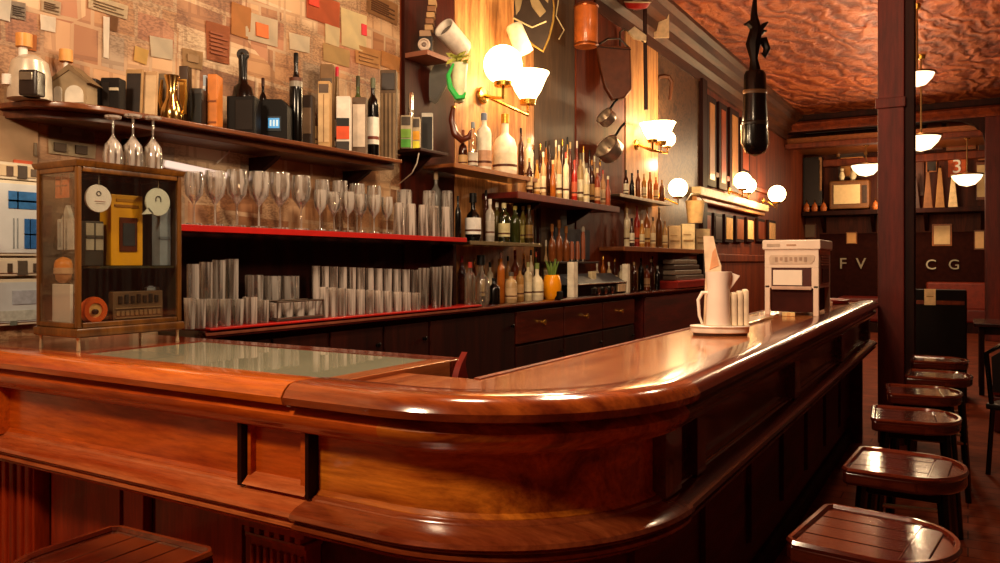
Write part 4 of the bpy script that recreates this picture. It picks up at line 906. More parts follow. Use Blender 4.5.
for i in range(3): MB().lathe([(0, 0), (.03, 0), (.035, .012), (.0, .02)], 12, T(.158, L*(.4+.13*i), hB*.27) @ R(PI/2, 'Y')).build('round_key', chrome, t)
MB().box(.15, .162, L*.8, L*.95, hB*.12, hB*.62, .003).build('receipt', M('#e0bd94', .5), t)
MB().box(.05, .09, L*.42, L*.5, hB*.95, hB*1.5, .003).build('price_flag', M('#e5cfa2', .5), t)
GS = 'bottles on the red-brown shelf'
rowC = [ # u,w,vt,X,kind,glass,cap,label,text
 (529.5, 6, 158, -2.86, 'wine', cola, M('#c69a5a', .4), M('#d8b98a', .5), 'brown bottle with gold cap'),
 (533.5, 5.5, 150, -3.01, 'wine', M('#3a2212', .12), black, None, 'tall dark bottle'),
 (537, 6, 160, -2.9, 'slim', honey, M('#8a5a2c', .4), M('#e3c592', .5), 'honey coloured slim bottle'),
 (543.3, 5.5, 152, -2.95, 'wine', M('#c7a274', .25), ivory, M('#ecd9b4', .5), 'cream-labelled bottle'),
 (549.3, 5.5, 146, -3.01, 'wine', cola, M('#3a2a20', .4), None, 'very tall brown bottle'),
 (553, 6, 160, -2.9, 'slim', amb2, M('#d8b98a', .4), None, 'amber slim bottle'),
 (559, 6, 145, -2.98, 'wine', M('#b98e5c', .25), M('#c8bda6', .4), M('#e9d8b6', .5), 'tall tan bottle with silver cap'),
 (566, 6, 152, -2.88, 'spirit', pale, M('#a83a24', .4), M('#f0e2c4', .5), 'pale bottle with red cap'),
 (570.3, 5.5, 142, -3.0, 'wine', M('#5a2412', .14), M('#c7a874', .4), None, 'tallest red-brown bottle'),
 (574.5, 6, 160, -2.9, 'wine', M('#b3261a', .2, coat=.4), M('#c83a2a', .4), M('#d8694a', .5), 'bright red bottle'),
 (580.5, 7, 153, -2.97, 'spirit', M('#a88a5e', .25), M('#4a3a2a', .4), M('#efe0c0', .5), 'tan bottle with broad cream label'),
 (586.5, 6, 163, -2.9, 'spirit', pale, M('#5a4a3a', .4), M('#e8d6a8', .5), 'ivory bottle with dark cap'),
 (592, 6, 160, -2.98, 'wine', cola, M('#b9762c', .4), M('#c99a5a', .5), 'brown bottle with orange cap'),
 (597.5, 6, 168, -2.9, 'spirit', M('#8f3a1e', .2), M('#e0c69a', .4), M('#d8a878', .5), 'rust bottle with cream cap'),
 (603, 5.5, 170, -2.95, 'wine', M('#c08a5a', .25), M('#a8321e', .4), M('#e3c79c', .5), 'small tan bottle with red cap'),
 (608, 5, 176, -2.9, 'slim', M('#b05236', .25), ivory, None, 'little rose-brown bottle at the far end')]
for u, w, vt, X, kd, g, c, lb, txt in rowC:
    bottle(txt+' on the crowded red-brown shelf', u, w, vt, X, ZS+.0035, kd, g, c, lb, GS)
GD = 'bottles on the small shelf under the sconce'
for u, w, vt, X, kd, g, c, lb, txt in [
 (626, 5, 170, -2.96, 'wine', cola, black, ivory, 'dark bottle with white label'), (632, 5, 173, -2.96, 'slim', blackg, black, None, 'black slim bottle'),
 (638, 5, 170, -2.96, 'wine', M('#8a4a22', .2), M('#3a2418', .4), None, 'chestnut bottle'), (644, 5, 174, -2.96, 'spirit', honey, M('#e3c592', .4), M('#f0dcae', .5), 'honey bottle with cream label'),
 (650, 5, 172, -2.96, 'wine', amb2, M('#a86a34', .4), None, 'amber bottle'), (656, 5, 177, -2.96, 'spirit', M('#b5602c', .2), M('#d8a05a', .4), M('#e8c48c', .5), 'orange-brown bottle'),
 (662, 5, 180, -2.96, 'spirit', M('#5a2c16', .2), M('#8f6a3c', .4), None, 'small brown bottle')]:
    bottle(txt+' on small shelf beneath the flaring sconce', u, w, vt, X, ZD1+.0005, kd, g, c, lb, GD)
GE = 'bottles on the long shelf with cream boxes'
for u, w, vt, X, kd, g, c, lb, txt in [
 (627, 6, 208, -3.0, 'spirit', pale, M('#c8a874', .4), M('#e0cfa6', .5), 'cream bottle'), (632, 5, 218, -2.92, 'slim', cola, black, ivory, 'black bottle with ivory label'),
 (637, 6, 206, -3.02, 'wine', M('#a8261a', .2), M('#8a2a1c', .4), M('#d8582c', .5), 'red bottle'), (642, 5, 220, -2.91, 'spirit', honey, ivory, M('#f0dcae', .5), 'honey jar bottle'),
 (647, 6, 207, -3.0, 'wine', amb2, M('#b9883c', .4), M('#e0b874', .5), 'amber tall bottle'), (653, 5, 217, -2.92, 'spirit', M('#c49a68', .25), M('#5a4634', .4), M('#efdcb0', .5), 'tan bottle with cream label'),
 (659, 6, 208, -3.0, 'wine', M('#7a4a22', .2), M('#c8a060', .4), None, 'brown tall bottle'), (665, 5, 221, -2.92, 'spirit', M('#b58a54', .25), M('#8a5a2c', .4), M('#e8cf9c', .5), 'small tan bottle')]:
    bottle(txt+' on the long shelf with cream boxes', u, w, vt, X, ZD2+.0035, kd, g, c, lb, GE)
for i, (u0, u1, vt, c, lab) in enumerate([(668, 680, 226, '#d8bd92', 'cream box nearest the bottles on the long brown shelf'), (681, 694, 224, '#e8d2a6', 'tallest cream box in the middle of the long brown shelf'), (695, 709, 229, '#e2c89a', 'low cream box with brown writing line at shelf end')]):
    boxy(lab, u0, u1, vt, -2.96, ZD2+.0035, M(c, .5), 'cream_box', 'box', .1, None, pieces=[('writing_line', .12, .88, .3, .38, M('#a8865a', .5)), ('writing_line', .12, .7, .55, .6, M('#b9986a', .5))], group='cream boxes on the long shelf')
GF = 'dark bottles at the far counter end'
for i, (u, w, vt, X, kd, g, c, lb) in enumerate([(634, 6, 262, -2.95, 'wine', cola, M('#b9986a', .4), None), (641, 6, 258, -3.02, 'wine', blackg, black, None), (647, 6, 265, -2.92, 'spirit', M('#6a2c14', .15), black, M('#a8805a', .5)),
 (651, 6, 259, -2.97, 'wine', cola, M('#c8b48a', .4), None), (652.5, 4.5, 256, -3.09, 'wine', M('#2c1a10', .12), black, M('#8f7a5a', .5)), (657.5, 5, 266, -2.9, 'spirit', blackg, M('#a8a095', .3), None)]):
    bottle('dark bottle under the long brown shelf, %s past the till' % ORD[i], u, w, vt, X, ZK, kd, g, c, lb, GF)
for i in range(4):
    yA, f = on_x(670, -2.9); yB, _ = on_x(702, -2.9); h0 = ZK+.09+i*.062
    t = thing('paper_stack' if i == 99 else 'tray', 'shallow grey-brown tray piled on the red box, %s from the bottom' % ORD[i], 'tray', (-3.02, yA+.1, h0), 0, 'trays piled on the red box')
    LL = (yB-yA)*(.88-.05*i)
    MB().box(0, .16-.01*i, 0, LL, 0, .052, .012).build('tray_body', M('#8a7a68' if i % 2 else '#5a4a3e', .35), t)
    MB().box(.012, .148-.01*i, .02, LL-.02, .048, .0535, .002).build('tray_inset', M('#3a2c24', .4), t)
yA, f = on_x(669, -2.88); yB, _ = on_x(706, -2.88)
t = thing('red_box', 'long flat red box at far end of the back counter', 'box', (-3.05, yA+.1, ZK))
MB().box(0, .24, 0, yB-yA, 0, .07, .006).build('box_body', M('#8f1f14', .4), t)
MB().box(-.004, .244, -.004, yB-yA+.004, .06, .085, .006).build('box_lid', M('#a8261a', .4), t)

GB = 'bottles in the back line of the red-brown shelf'
backs = [(540.5, 144, cola), (546, 141, amb2), (556, 140, M('#c9a06a', .2)), (562.5, 139, cola), (567.5, 137, honey), (577, 141, M('#8a2a16', .2)), (583.5, 146, pale), (589.5, 150, cola), (594.5, 156, M('#b88a58', .2)), (600, 160, rubyg)]
for i, (u, vt, g) in enumerate(backs):
    bottle('slender bottle in back line of crowded red-brown shelf, %s from globe lamps' % ORD[i], u, 4.6, vt, -3.085, ZS+.0035, 'wine', g, [gold, black, ivory][i % 3], [M('#e6d3ac', .5), None][i % 2], GB)
GH = 'bottles standing behind the till'
for i, (u, vt, g, kd) in enumerate([(597, 263, pale, 'wine'), (603, 256, amb2, 'wine'), (609, 262, M('#d8b888', .25), 'spirit'), (615, 258, cola, 'wine'), (621, 265, M('#e8d6b0', .3), 'spirit')]):
    bottle('bottle showing above the till top, %s from the white side post' % ORD[i], u, 5, vt, -3.08, ZK, kd, g, [ivory, gold][i % 2], M('#e3cfa4', .5), GH)
GI = 'bottles in the back line of the counter'
for i, (u, vt, g) in enumerate([(474.5, 258, amb2), (482.5, 256, cola), (499, 259, olive), (508, 256, M('#b57a3c', .2)), (524, 254, cola), (531, 250, pale)]):
    bottle('bottle in back line on counter under glass-edged shelf, %s from red mat' % ORD[i], u, 5.5, vt, -3.085, ZK, 'wine', g, [gold, black][i % 2], [None, M('#d9c498', .5)][i % 2], GI)

# ================================================================== LAMPS OF THE WALL
def sconce(label, u, v, X, r, bulbs, m, armx=.1):
    y, f = on_x(u, X); z = zat(v, f)
    t = thing('wall_sconce', label, 'wall lamp', (WX+.05, y, z), 0)
    d = X-WX-.05
    MB().lathe([(0, 0), (r*.5, 0), (r*.45, .02), (r*.2, .03), (0, .03)], 18, R(PI/2, 'Y') @ T(r*.9, 0, 0)).build('back_plate', gold, t)
    for k, (dy, dz, br, kind) in enumerate(bulbs):
        MB().tube([(.02, 0, -r*.9), (d*.5, dy*.4, -r*1.3+dz*.3), (d, dy, dz-br*1.7), (d, dy, dz-br*1.0)], .012).build('arm', gold, t)
        MB().lathe([(0, -br*1.15), (br*.45, -br*1.1), (br*.5, -br*.8), (0, -br*.8)], 14, T(d, dy, dz)).build('lamp_cup', gold, t)
        if kind == 'globe': pr = [(0, -br)]+[(br*math.sin(a), -br*math.cos(a)) for a in [PI*i/12 for i in range(1, 12)]]+[(0, br)]
        else: pr = [(0, -br*.9), (br*.4, -br*.85), (br*.75, -br*.3), (br*1.1, br*.5), (br*1.25, br*.75), (br*1.15, br*.75), (0, -br*.1)]
        MB().lathe(pr, 20, T(d, dy, dz)).build('glass_globe' if kind == 'globe' else 'tulip_shade', m, t)
    return t
sconce('big twin globe lamp glaring above the bottle tower', 510, 76, -2.86, .13, [(-.1, .06, .14, 'globe'), (.27, -.02, .13, 'tulip')], lit_hot)
sconce('flaring tulip sconce on amber planks above the small bottle shelf', 657, 133, -2.86, .12, [(-.14, .0, .11, 'tulip'), (.12, .03, .13, 'tulip'), (.34, -.02, .09, 'globe')], lit_hot)
sconce('little globe sconce low beside the scrolled mirror panel', 678, 188, -2.86, .1, [(0, 0, .11, 'globe')], lit_hot)
sconce('globe sconce on the wood panelled wall beside pale picture ledge', 745, 183, -2.86, .12, [(-.14, .02, .13, 'globe'), (.2, -.02, .12, 'globe')], lit_hot)
sconce('last globe sconce in the corner under the ceiling beam', 777, 194, -2.86, .12, [(0, 0, .15, 'globe')], lit_hot)

# ================================================================== THINGS HUNG HIGH ON THE BACK WALL
def pt(u, v, X): y, f = on_x(u, X); return (X, y, zat(v, f)), F/f
loc, s = pt(428, 55, -3.02); p = 1/s
t = thing('camera_shelf', 'short rose-brown shelf high on the umber panel', 'shelf', (WX+.031, loc[1], loc[2]))
MB().box(0, .18, -18*p, 20*p, -5*p, 0, .004).build('board', M('#8f5a44', .5), t)
t = thing('old_camera', 'old black box camera with white-ringed lens on rose-brown shelf', 'camera', (loc[0], loc[1], loc[2]+.0005), ANG)
MB().box(-9*p, 5*p, -.05, .05, 0, 17*p, .008).build('camera_body', M('#171210', .35), t)
MB().lathe([(0, 0), (6.2*p, 0), (6.2*p, .012), (4.6*p, .018), (4.2*p, .008), (0, .008)], 22, T(-3*p, -.05, 8*p) @ R(PI/2, 'X')).build('lens_ring', M('#cdb9a6', .4), t)
MB().lathe([(0, 0), (2.6*p, 0), (2*p, .014), (0, .018)], 16, T(-3*p, -.056, 8*p) @ R(PI/2, 'X')).build('lens', M('#7d6a60', .15), t)
MB().box(-8*p, 3*p, -.04, .04, 17*p, 23*p, .003).build('viewfinder_box', M('#9a7a5c', .5), t)
for k in range(5):
    MB().box((-3+k*.9)*p, (5+k*.9)*p, -.035, .035, (23.5+6.2*k)*p, (29*1.0+6.2*k)*p, .004).build('wooden_block', M('#8a5e3a' if k % 2 else '#b08a5c', .5), t)
# white spot can
def can(label, u, v, X, L, r, rot, m, inner, tilt=0.):
    loc, s = pt(u, v, X); p = 1/s
    t = thing('spot_lamp', label, 'spot lamp', loc, ANG)
    Mr = R(rot, 'Y') @ R(tilt, 'X')
    MB().lathe([(0, -L/2*p), (r*.8*p, -L/2*p), (r*.95*p, -L*.42*p), (r*p, L/2*p), (r*.88*p, L/2*p), (r*.8*p, L*.3*p), (0, L*.3*p)], 24, Mr).build('can', m, t)
    MB().lathe([(0, L*.31*p), (r*.78*p, L*.31*p)], 20, Mr).build('reflector', inner, t)
    MB().tube([(0, .02, 0), (0, abs(X-WX)*.5, .03), (.0, abs(X-WX)*.95, .05)], .012).build('bracket_arm', steel, t)
    return t
can('white cylindrical spot lamp with grey open end beside old camera', 454, 39, -2.96, 34, 11, -.85, M('#f2e4d2', .4), M('#6b625a', .3), .75)
can('short white spot lamp hanging under the shield plaque', 519, 39, -2.92, 30, 9, 2.75, M('#f4e2c2', .4), M('#d8b98a', .3))
loc, s = pt(437, 82, -3.08); p = 1/s
t = thing('paddle_board', 'grey-green rounded paddle tilted against the umber panel', 'paddle', loc, ANG)
pl = [(-9, -20), (9, -20), (10.5, -17), (10.5, 14), (7, 19), (2, 21), (-2, 21), (-7, 19), (-10.5, 14), (-10.5, -17)]
MB().prism([(a*p, b*p) for a, b in pl], -.008, .008, 'xz', R(.5, 'Y')).build('blade', M('#5a5446', .5), t)
MB().prism([(a*p*.82, b*p*.85) for a, b in pl], -.011, -.007, 'xz', R(.5, 'Y')).build('inset', M('#4b463a', .4), t)
MB().tube([(.09*math.sin(.5), 0, .0)] + [(math.sin(.5)*k*p, 0, math.cos(.5)*k*p) for k in (20, 26, 30)], 1.6*p).build('grip', M('#9a8a70', .4), t)
# plant with green ribbon
loc, s = pt(459, 80, -2.78); p = 1/s
t = thing('hanging_bouquet', 'pale bouquet of yellow-green leaves with bright green ribbon on the wall', 'bouquet', loc, ANG)
MB().lathe([(0, -24*p), (5*p, -22*p), (7*p, -8*p), (8*p, 6*p), (9*p, 16*p), (7*p, 16*p), (0, 10*p)], 16).build('paper_cone', M('#dfe0b4', .5), t)
lf = MB()
for k in range(26):
    a = random.uniform(0, 6.28); rr = random.uniform(2, 10)*p; z = random.uniform(12, 26)*p; Ml = T(rr*math.cos(a), rr*math.sin(a), z) @ R(random.uniform(0, 3), 'X') @ R(random.uniform(0, 3), 'Y')
    lf.prism([(0, -5*p), (2.6*p, 0), (0, 6.5*p), (-2.6*p, 0)], -.001, .001, 'xz', Ml)
lf.build('leaves', M('#a8a84a', .55, var=.4), t)
MB().tube([(-5*p, -.06, 14*p), (-10*p, -.07, 2*p), (-8*p, -.07, -10*p), (-1*p, -.07, -20*p), (5*p, -.06, -19*p), (7*p, -.05, -14*p)], [1*p, 2.2*p, 3*p, 3.2*p, 2.4*p, 1*p]).build('ribbon', M('#2fb84a', .4), t)
MB().tube([(0, .0, 10*p), (0, .1, 22*p), (0, .38, 24*p)], .004).build('wire', steel, t)
# curled brown horn under bouquet
loc, s = pt(459, 128, -2.97); p = 1/s
t = thing('drinking_horn', 'curled dark brown horn on the wall under the bouquet', 'horn', loc, ANG)
MB().tube([(-6*p, 0, 20*p), (-7.5*p, 0, 8*p), (-4*p, 0, -6*p), (3*p, 0, -12*p), (10*p, 0, -9*p), (12*p, 0, -2*p)], [2.2*p, 3.2*p, 4*p, 4*p, 3*p, 1*p], 10).build('horn_body', M('#5a2412', .25, coat=.4), t)
MB().lathe([(2.2*p, -1*p), (2.8*p, 0), (2.2*p, 2*p), (1.6*p, 2*p), (2.2*p, -1*p)], 12, T(-6*p, 0, 20*p)).build('rim_band', gold, t)
MB().tube([(0, .01, -8*p), (0, .15, -6*p)], .004).build('peg', steel, t)
# shield plaque
loc, s = pt(532, 22, -3.0); p = 1/s
t = thing('shield_plaque', 'big dark shield plaque with gold rim hung above globe lamps', 'plaque', loc, ANG)
sh = [(-24, 30), (20, 30), (22, 14), (21, 0), (17, -16), (11, -30), (2, -24), (-10, -14), (-20, -2), (-25, 12)]
MB().prism([(a*p, b*p) for a, b in sh], -.012, .012, 'xz', bev=.006).build('plaque_board', M('#2b2119', .35), t)
MB().tube([(a*p*1.0, -.012, b*p*1.0) for a, b in sh], 1.1*p, 6, closed=True).build('gold_rim', M('#b3924a', .3, .7), t)
for bs_ in ([(-18, 26), (-8, 28), (-12, 12), (-16, 6)], [(-4, 28), (4, 26), (14, 10), (8, 4), (0, 14)], [(8, 27), (17, 27), (16, 18)]):
    MB().prism([(a*p, b*p) for a, b in bs_], -.02, -.011, 'xz', bev=.004).build('carved_boss', M('#7d6a4a', .4), t)
MB().tube([(-20*p, -.016, 4*p), (0, -.016, -6*p), (14*p, -.016, 0*p)], .9*p).build('cross_bar', M('#a8946a', .4), t)
cord('looped cream cord hanging beside the shield plaque', [P3(559, -4, -3.06), P3(556, 16, -3.05), P3(564, 30, -3.05), P3(559, 39, -3.06)], .006, M('#c8b48a', .5))
# copper drum shade and hats
loc, s = pt(586, 26, -2.95); p = 1/s
t = thing('copper_drum', 'orange-brown drum hanging high beside the brown bag', 'drum', loc, ANG)
MB().lathe([(0, -20*p), (11*p, -21*p), (12*p, -19*p), (12*p, 20*p), (11*p, 21*p), (0, 21*p)], 26).build('drum_body', M('#b35c26', .35, coat=.3), t)
for z in (-19, 19): MB().lathe([(12.1*p, z*p-.01), (12.7*p, z*p), (12.1*p, z*p+.01)], 24).build('hoop', M('#8a4420', .3, .5), t)
MB().tube([(0, .02, 21*p), (0, .16, 26*p)], .008).build('hanging_strap', black, t)
loc, s = pt(586, 1, -3.02); p = 1/s
t = thing('blue_box', 'pale blue-grey box lying on top of the orange-brown drum', 'box', (loc[0], loc[1], loc[2]+.05), ANG)
MB().box(-11*p, 11*p, -.05, .05, 0, 14*p, .006).build('box_body', M('#a8b4c4', .5), t)
MB().box(-11.4*p, 11.4*p, -.053, .053, 9*p, 14.2*p, .006).build('box_lid', M('#95a2b4', .5), t)
loc, s = pt(614, 72, -2.98); p = 1/s
t = thing('leather_bag', 'brown tapering leather bag hanging beside the copper pans', 'bag', loc, ANG)
MB().prism([(-20*p, 27*p), (16*p, 24*p), (17*p, -18*p), (10*p, -27*p), (-2*p, -29*p), (-10*p, -16*p)], -.05, .05, 'xz', bev=.02).build('bag_body', M('#5a2c16', .4, bump=.2), t)
MB().tube([(-18*p, 0, 26*p), (-6*p, .02, 34*p), (6*p, .02, 34*p), (15*p, 0, 24*p)], .01).build('strap', M('#2f170c', .4), t)
MB().tube([(-18*p, -.055, 24*p), (0, -.056, 22*p), (16*p, -.055, 21*p)], .006).build('seam_band', M('#2f170c', .4), t)
for k, (u, v, lab) in enumerate([(607, 118, 'upper steel pan hanging in shadow by amber planks'), (610, 150, 'lower bigger steel pan hanging by amber planks')]):
    loc, s = pt(u, v, -2.97); p = 1/s; r = (9 if k == 0 else 13)*p
    t = thing('steel_pan', lab, 'pan', loc, ANG)
    Mp = R(-.9, 'Y') @ R(.5, 'X')
    MB().lathe([(0, -r*.5), (r*.9, -r*.5), (r, -r*.35), (r, r*.5), (r*1.06, r*.52), (r*.95, r*.5), (r*.93, -r*.36), (0, -r*.4)], 24, Mp).build('pan_body', M('#d6c8b8', .3, .9), t)
    MB().tube([tuple(Mp @ Vector((r*.95, 0, r*.4))), tuple(Mp @ Vector((r*1.8, 0, r*.5))), tuple(Mp @ Vector((r*2.3, 0, r*.45)))], .012).build('pan_handle', black, t)
    MB().tube([(0, 0, .02), (0, .1, .04), (0, .17, .05)], .004).build('hook', steel, t)
loc, s = pt(637, 4, -2.9); p = 1/s
t = thing('red_drum', 'round red dish with pale rim hung at wall top beside blank sign', 'dish', loc, ANG)
MB().lathe([(0, -6*p), (10*p, -4*p), (14*p, 2*p), (13*p, 2*p), (0, -2*p)], 26, R(.35, 'X')).build('dish_body', M('#a8221a', .3), t)
MB().lathe([(13*p, 1*p), (14.6*p, 2*p), (13*p, 3*p)], 26, R(.35, 'X')).build('dish_rim', M('#c9b08a', .4), t)
MB().tube([(0, .0, -2*p), (0, .2, 0)], .006).build('peg', steel, t)
loc, s = pt(662, 24, -2.96); p = 1/s
t = thing('blank_sign', 'blank cream sign hanging at wall top before the cornice', 'sign', loc, ANG)
MB().box(-8*p, 7*p, -.006, .006, -14*p, 15*p, .003).build('sign_board', M('#e8c9a0', .5), t)
MB().tube([(-6*p, 0, 15*p), (-1*p, .05, 22*p), (5*p, 0, 15*p)], .004).build('hanging_cord', black, t)
tag(MB().tube([P3(645, -20, -2.9), P3(645, 30, -2.9), P3(646, 110, -2.9)], .022, 8).build('iron_pole', M('#2a120a', .4)), 'dark vertical pole beside amber planks and blank sign', 'pole')
loc, s = pt(632, 38, -2.98); p = 1/s
t = thing('iron_bracket', 'bent iron bracket with cream pad at top of amber planks', 'bracket', loc, ANG)
MB().tube([(-12*p, 0, -14*p), (-12*p, 0, 6*p), (-8*p, 0, 9*p), (0, 0, 6*p), (12*p, 0, -4*p)], 1.2*p).build('iron_bar', M('#5a4a3e', .35, .6), t)
MB().prism([(-4*p, 6*p), (2*p, 11*p), (14*p, 2*p), (14*p, -4*p), (2*p, -1*p)], -.03, .03, 'xz', bev=.006).build('cream_pad', M('#d8c09a', .5), t)
MB().tube([(-12*p, 0, -10*p), (-12*p, .15, -8*p)], .008).build('stay', steel, t)
# beer-tap shaped horn on mirror panel
loc, s = pt(664, 88, -3.06); p = 1/s
t = thing('horse_collar', 'dark horseshoe shaped collar hanging on the scrolled mirror panel', 'collar', loc, ANG)
MB().tube([(-6*p, 0, -12*p), (-8*p, 0, 6*p), (-5*p, 0, 11*p), (0, 0, 12*p), (5*p, 0, 11*p), (8*p, 0, 6*p), (6*p, 0, -12*p)], [1.6*p, 2.2*p, 2.4*p, 2.4*p, 2.4*p, 2.2*p, 1.6*p]).build('collar_body', M('#4a2a18', .4), t)
MB().tube([(0, 0, 12*p), (0, .08, 14*p)], .006).build('hook', steel, t)
loc, s = pt(695, 212, -2.9); p = 1/s
t = thing('cream_bucket', 'cream tapered bucket hanging above the end of cream boxes', 'bucket', loc, ANG)
MB().lathe([(0, -11*p), (7*p, -11*p), (9.5*p, 11*p), (8.7*p, 11*p), (6*p, -9*p), (0, -9*p)], 22).build('bucket_body', M('#e3bd84', .5), t)
MB().tube([(-9*p, 0, 10*p), (-4*p, 0, 18*p), (4*p, 0, 18*p), (9*p, 0, 10*p)], .008).build('bail_handle', steel, t)
MB().tube([(0, 0, 18*p), (0, .16, 20*p)], .008).build('hook', black, t)

# ================================================================== WOOD PANELLED FAR WALL
def onwall(u, v, X=WX): y, f = on_x(u, X); return y, zat(v, f)
def picture(name, label, cat, u0, u1, v0, v1, frame_m, pic_m, grp=None, fw=.06, X=WX+.005):
    y0, f0 = on_x(u0, X); y1, f1 = on_x(u1, X); f = (f0+f1)/2; z0, z1 = zat(v1, f), zat(v0, f); w, h = y1-y0, z1-z0
    t = thing(name, label, cat, (X, y0, z0), 0, grp)
    MB().box(0, .05, 0, w, 0, h, .01).build('frame', frame_m, t)
    MB().box(.045, .056, fw, w-fw, fw, h-fw).build('panel', pic_m, t)
    return t
lightp = wood('panel_light', '#a5612c', '#d69450', 'z', .4, .3, 3.); redp = wood('panel_red', '#7a2c12', '#b5501f', 'z', .35, .4, 3.)
for i, (u0, u1, v0, v1, m) in enumerate([(704, 713, 97, 187, lightp), (716, 724, 104, 190, redp), (727, 736, 110, 193, lightp), (738, 747, 120, 176, redp)]):
    picture('wall_panel_picture', ['light', 'red-brown', 'tan', 'rust'][i]+' tall wood panel in dark frame above pale ledge, %s from the mirror' % ORD[i], 'wood panel', u0, u1, v0, v1, dkwood, m, 'tall framed panels above the ledge', .1)
y0, z0 = onwall(700, 190, -3.0); y1, z1 = onwall(768, 206, -3.0)
t = thing('picture_ledge', 'long pale ledge running below the tall framed wood panels', 'ledge', (WX+.005, y0, 0))
zl = zat(187, on_x(705, -2.98)[1])
MB().box(0, .16, 0, y1-y0, zl-.12, zl, .02).build('ledge_board', M('#f0d3a0', .45), t)
MB().box(0, .1, .02, y1-y0-.02, zl-.19, zl-.12, .02).build('ledge_moulding', M('#c98a50', .4), t)
for i, (u0, u1, m, c) in enumerate([(702, 708, redp, 'dark rust'), (711, 719, M('#3a1a10', .4), 'dark brown'), (722, 730, M('#f0b868', .5), 'glowing honey'), (733, 741, M('#8a4a26', .4), 'brown'), (744, 751, M('#f2c07a', .5), 'pale honey'), (755, 762, redp, 'rust red'), (766, 773, M('#e8b274', .5), 'faded honey')]):
    picture('panel_picture', c+' picture panel hung under the pale ledge, %s from the cream boxes' % ORD[i], 'picture', u0, u1, 212+i*1.4, 243-i*.2, dkwood, m, 'pictures under the pale ledge', .05)
struct('trim_2', MB().box(WX, WX+.06, 10.7, YB, 1.4, 1.52, .02).box(WX, WX+.03, 10.7, YB, .1, 1.4), mdwood)
struct('trim_3', MB().box(WX, WX+.05, 10.7, YB, 2.62, 2.7, .02), mdwood)
# black hanging guitar case with iron dragon hook
X0 = -2.0; x, f = X0, None
y, f = on_x(755, X0); s = F/f; p = 1/s
t = thing('guitar_case', 'black guitar case hanging from ceiling on ornate iron dragon hook', 'guitar case', (X0, y, zat(155, f)), ANG)
MB().lathe([(0, 0), (6*p, 1*p), (11*p, 5*p), (13*p, 12*p), (12.5*p, 40*p), (11.5*p, 62*p), (11*p, 80*p), (9*p, 84*p), (0, 85*p)], 24, Matrix.Diagonal((1, .55, 1, 1))).build('case_body', M('#0d0908', .22, coat=.4), t)
MB().tube([(-13.2*p, 0, 30*p), (-13.5*p, 0, 12*p), (-9*p, 0, 3*p), (0, 0, -.6*p), (9*p, 0, 3*p), (13.5*p, 0, 12*p), (13.2*p, 0, 24*p)], 1.0*p).build('case_rim', M('#a88a6a', .25, .6), t)
MB().lathe([(11.7*p, 61*p), (12.2*p, 62*p), (12.2*p, 64*p), (11.6*p, 65*p)], 24, Matrix.Diagonal((1, .55, 1, 1))).build('strap_band', M('#6a4a34', .3), t)
MB().lathe([(12.7*p, 30*p), (13.1*p, 31*p), (13.1*p, 33*p), (12.6*p, 34*p)], 24, Matrix.Diagonal((1, .55, 1, 1))).build('strap_band', M('#2a1c14', .3), t)
iron = M('#120a08', .35, .5)
zc = (ZC-zat(155, f))/p
dr = MB().tube([(0, 0, 84*p), (-1*p, 0, 96*p), (-2*p, 0, 110*p), (1*p, 0, 124*p), (-1*p, 0, 140*p), (0, 0, zc*p)], [6*p, 4*p, 7.5*p, 6.5*p, 3.5*p, 1.8*p], 8)
dr.tube([(2*p, 0, 112*p), (9*p, 0, 114*p), (12*p, 0, 106*p), (9*p, 0, 99*p), (7*p, 0, 102*p)], [5*p, 4.8*p, 3.6*p, 2.8*p, 1*p], 8)
dr.tube([(0, 0, 126*p), (-7*p, 0, 132*p), (-11*p, 0, 130*p)], [4.4*p, 3.2*p, 1*p], 7).tube([(2*p, 0, 122*p), (9*p, 0, 130*p), (13*p, 0, 133*p)], [3.4*p, 2.6*p, .7*p], 7)
dr.tube([(1*p, 0, 116*p), (8*p, 0, 124*p), (12*p, 0, 124*p)], [3*p, 2.2*p, .7*p], 7).build('dragon_hook', iron, t)

# ================================================================== ON THE BAR
ZDK = 1.0885
# white tray with jug, cups and menu
x, y, f = on_z(720, 335, ZDK); s = F/f; p = 1/s
t = thing('oval_tray', 'white oval serving tray on the bar carrying jug and napkin cups', 'tray', (x, y, ZDK), ANG)
def oval(a, b, n=36): return [(a*math.cos(2*PI*i/n), b*math.sin(2*PI*i/n)) for i in range(n)]
MB().prism(oval(27*p, 14*p), 0, 2.5*p, 'xy', bev=.002).build('tray_foot', M('#5a463a', .4), t)
MB().prism(oval(29*p, 16*p), 2.5*p, 9*p, 'xy', bev=.004).build('tray_body', M('#eee0cc', .3, coat=.3), t)
MB().tube([(29*p*math.cos(a), 16*p*math.sin(a), 9*p) for a in [2*PI*i/40 for i in range(40)]], 1.0*p, 6, closed=True).build('tray_rim', M('#f2e8da', .25, coat=.4), t)
Rz = R(ANG, 'Z')
def near(dx, dy, dz): v = Vector((x, y, ZDK)) + Rz @ Vector((dx, dy, dz)); return tuple(v)
t = thing('jug', 'tall white jug with side handle standing on the oval tray', 'jug', near(-2*p, -1*p, 9.3*p), ANG)
mj = thin_glass('frosted_jug', '#efe2d6', .3, '#fbeee0', .8, .2)
jw = M('#f0dfd0', .35, coat=.3, var=.05)
MB().lathe([(0, 0), (11*p, 0), (12*p, 1*p), (11*p, 42*p), (13*p, 54*p), (12*p, 54*p), (10*p, 42*p), (10*p, 2*p), (0, 2*p)], 26).build('jug_body', jw, t)
MB().tube([(-10*p, 0, 33*p), (-16*p, 0, 33*p), (-20*p, 0, 26*p), (-19*p, 0, 10*p), (-16*p, 0, 2*p)], [1.8*p, 1.9*p, 1.7*p, 1.5*p, 1.2*p]).build('handle', jw, t)
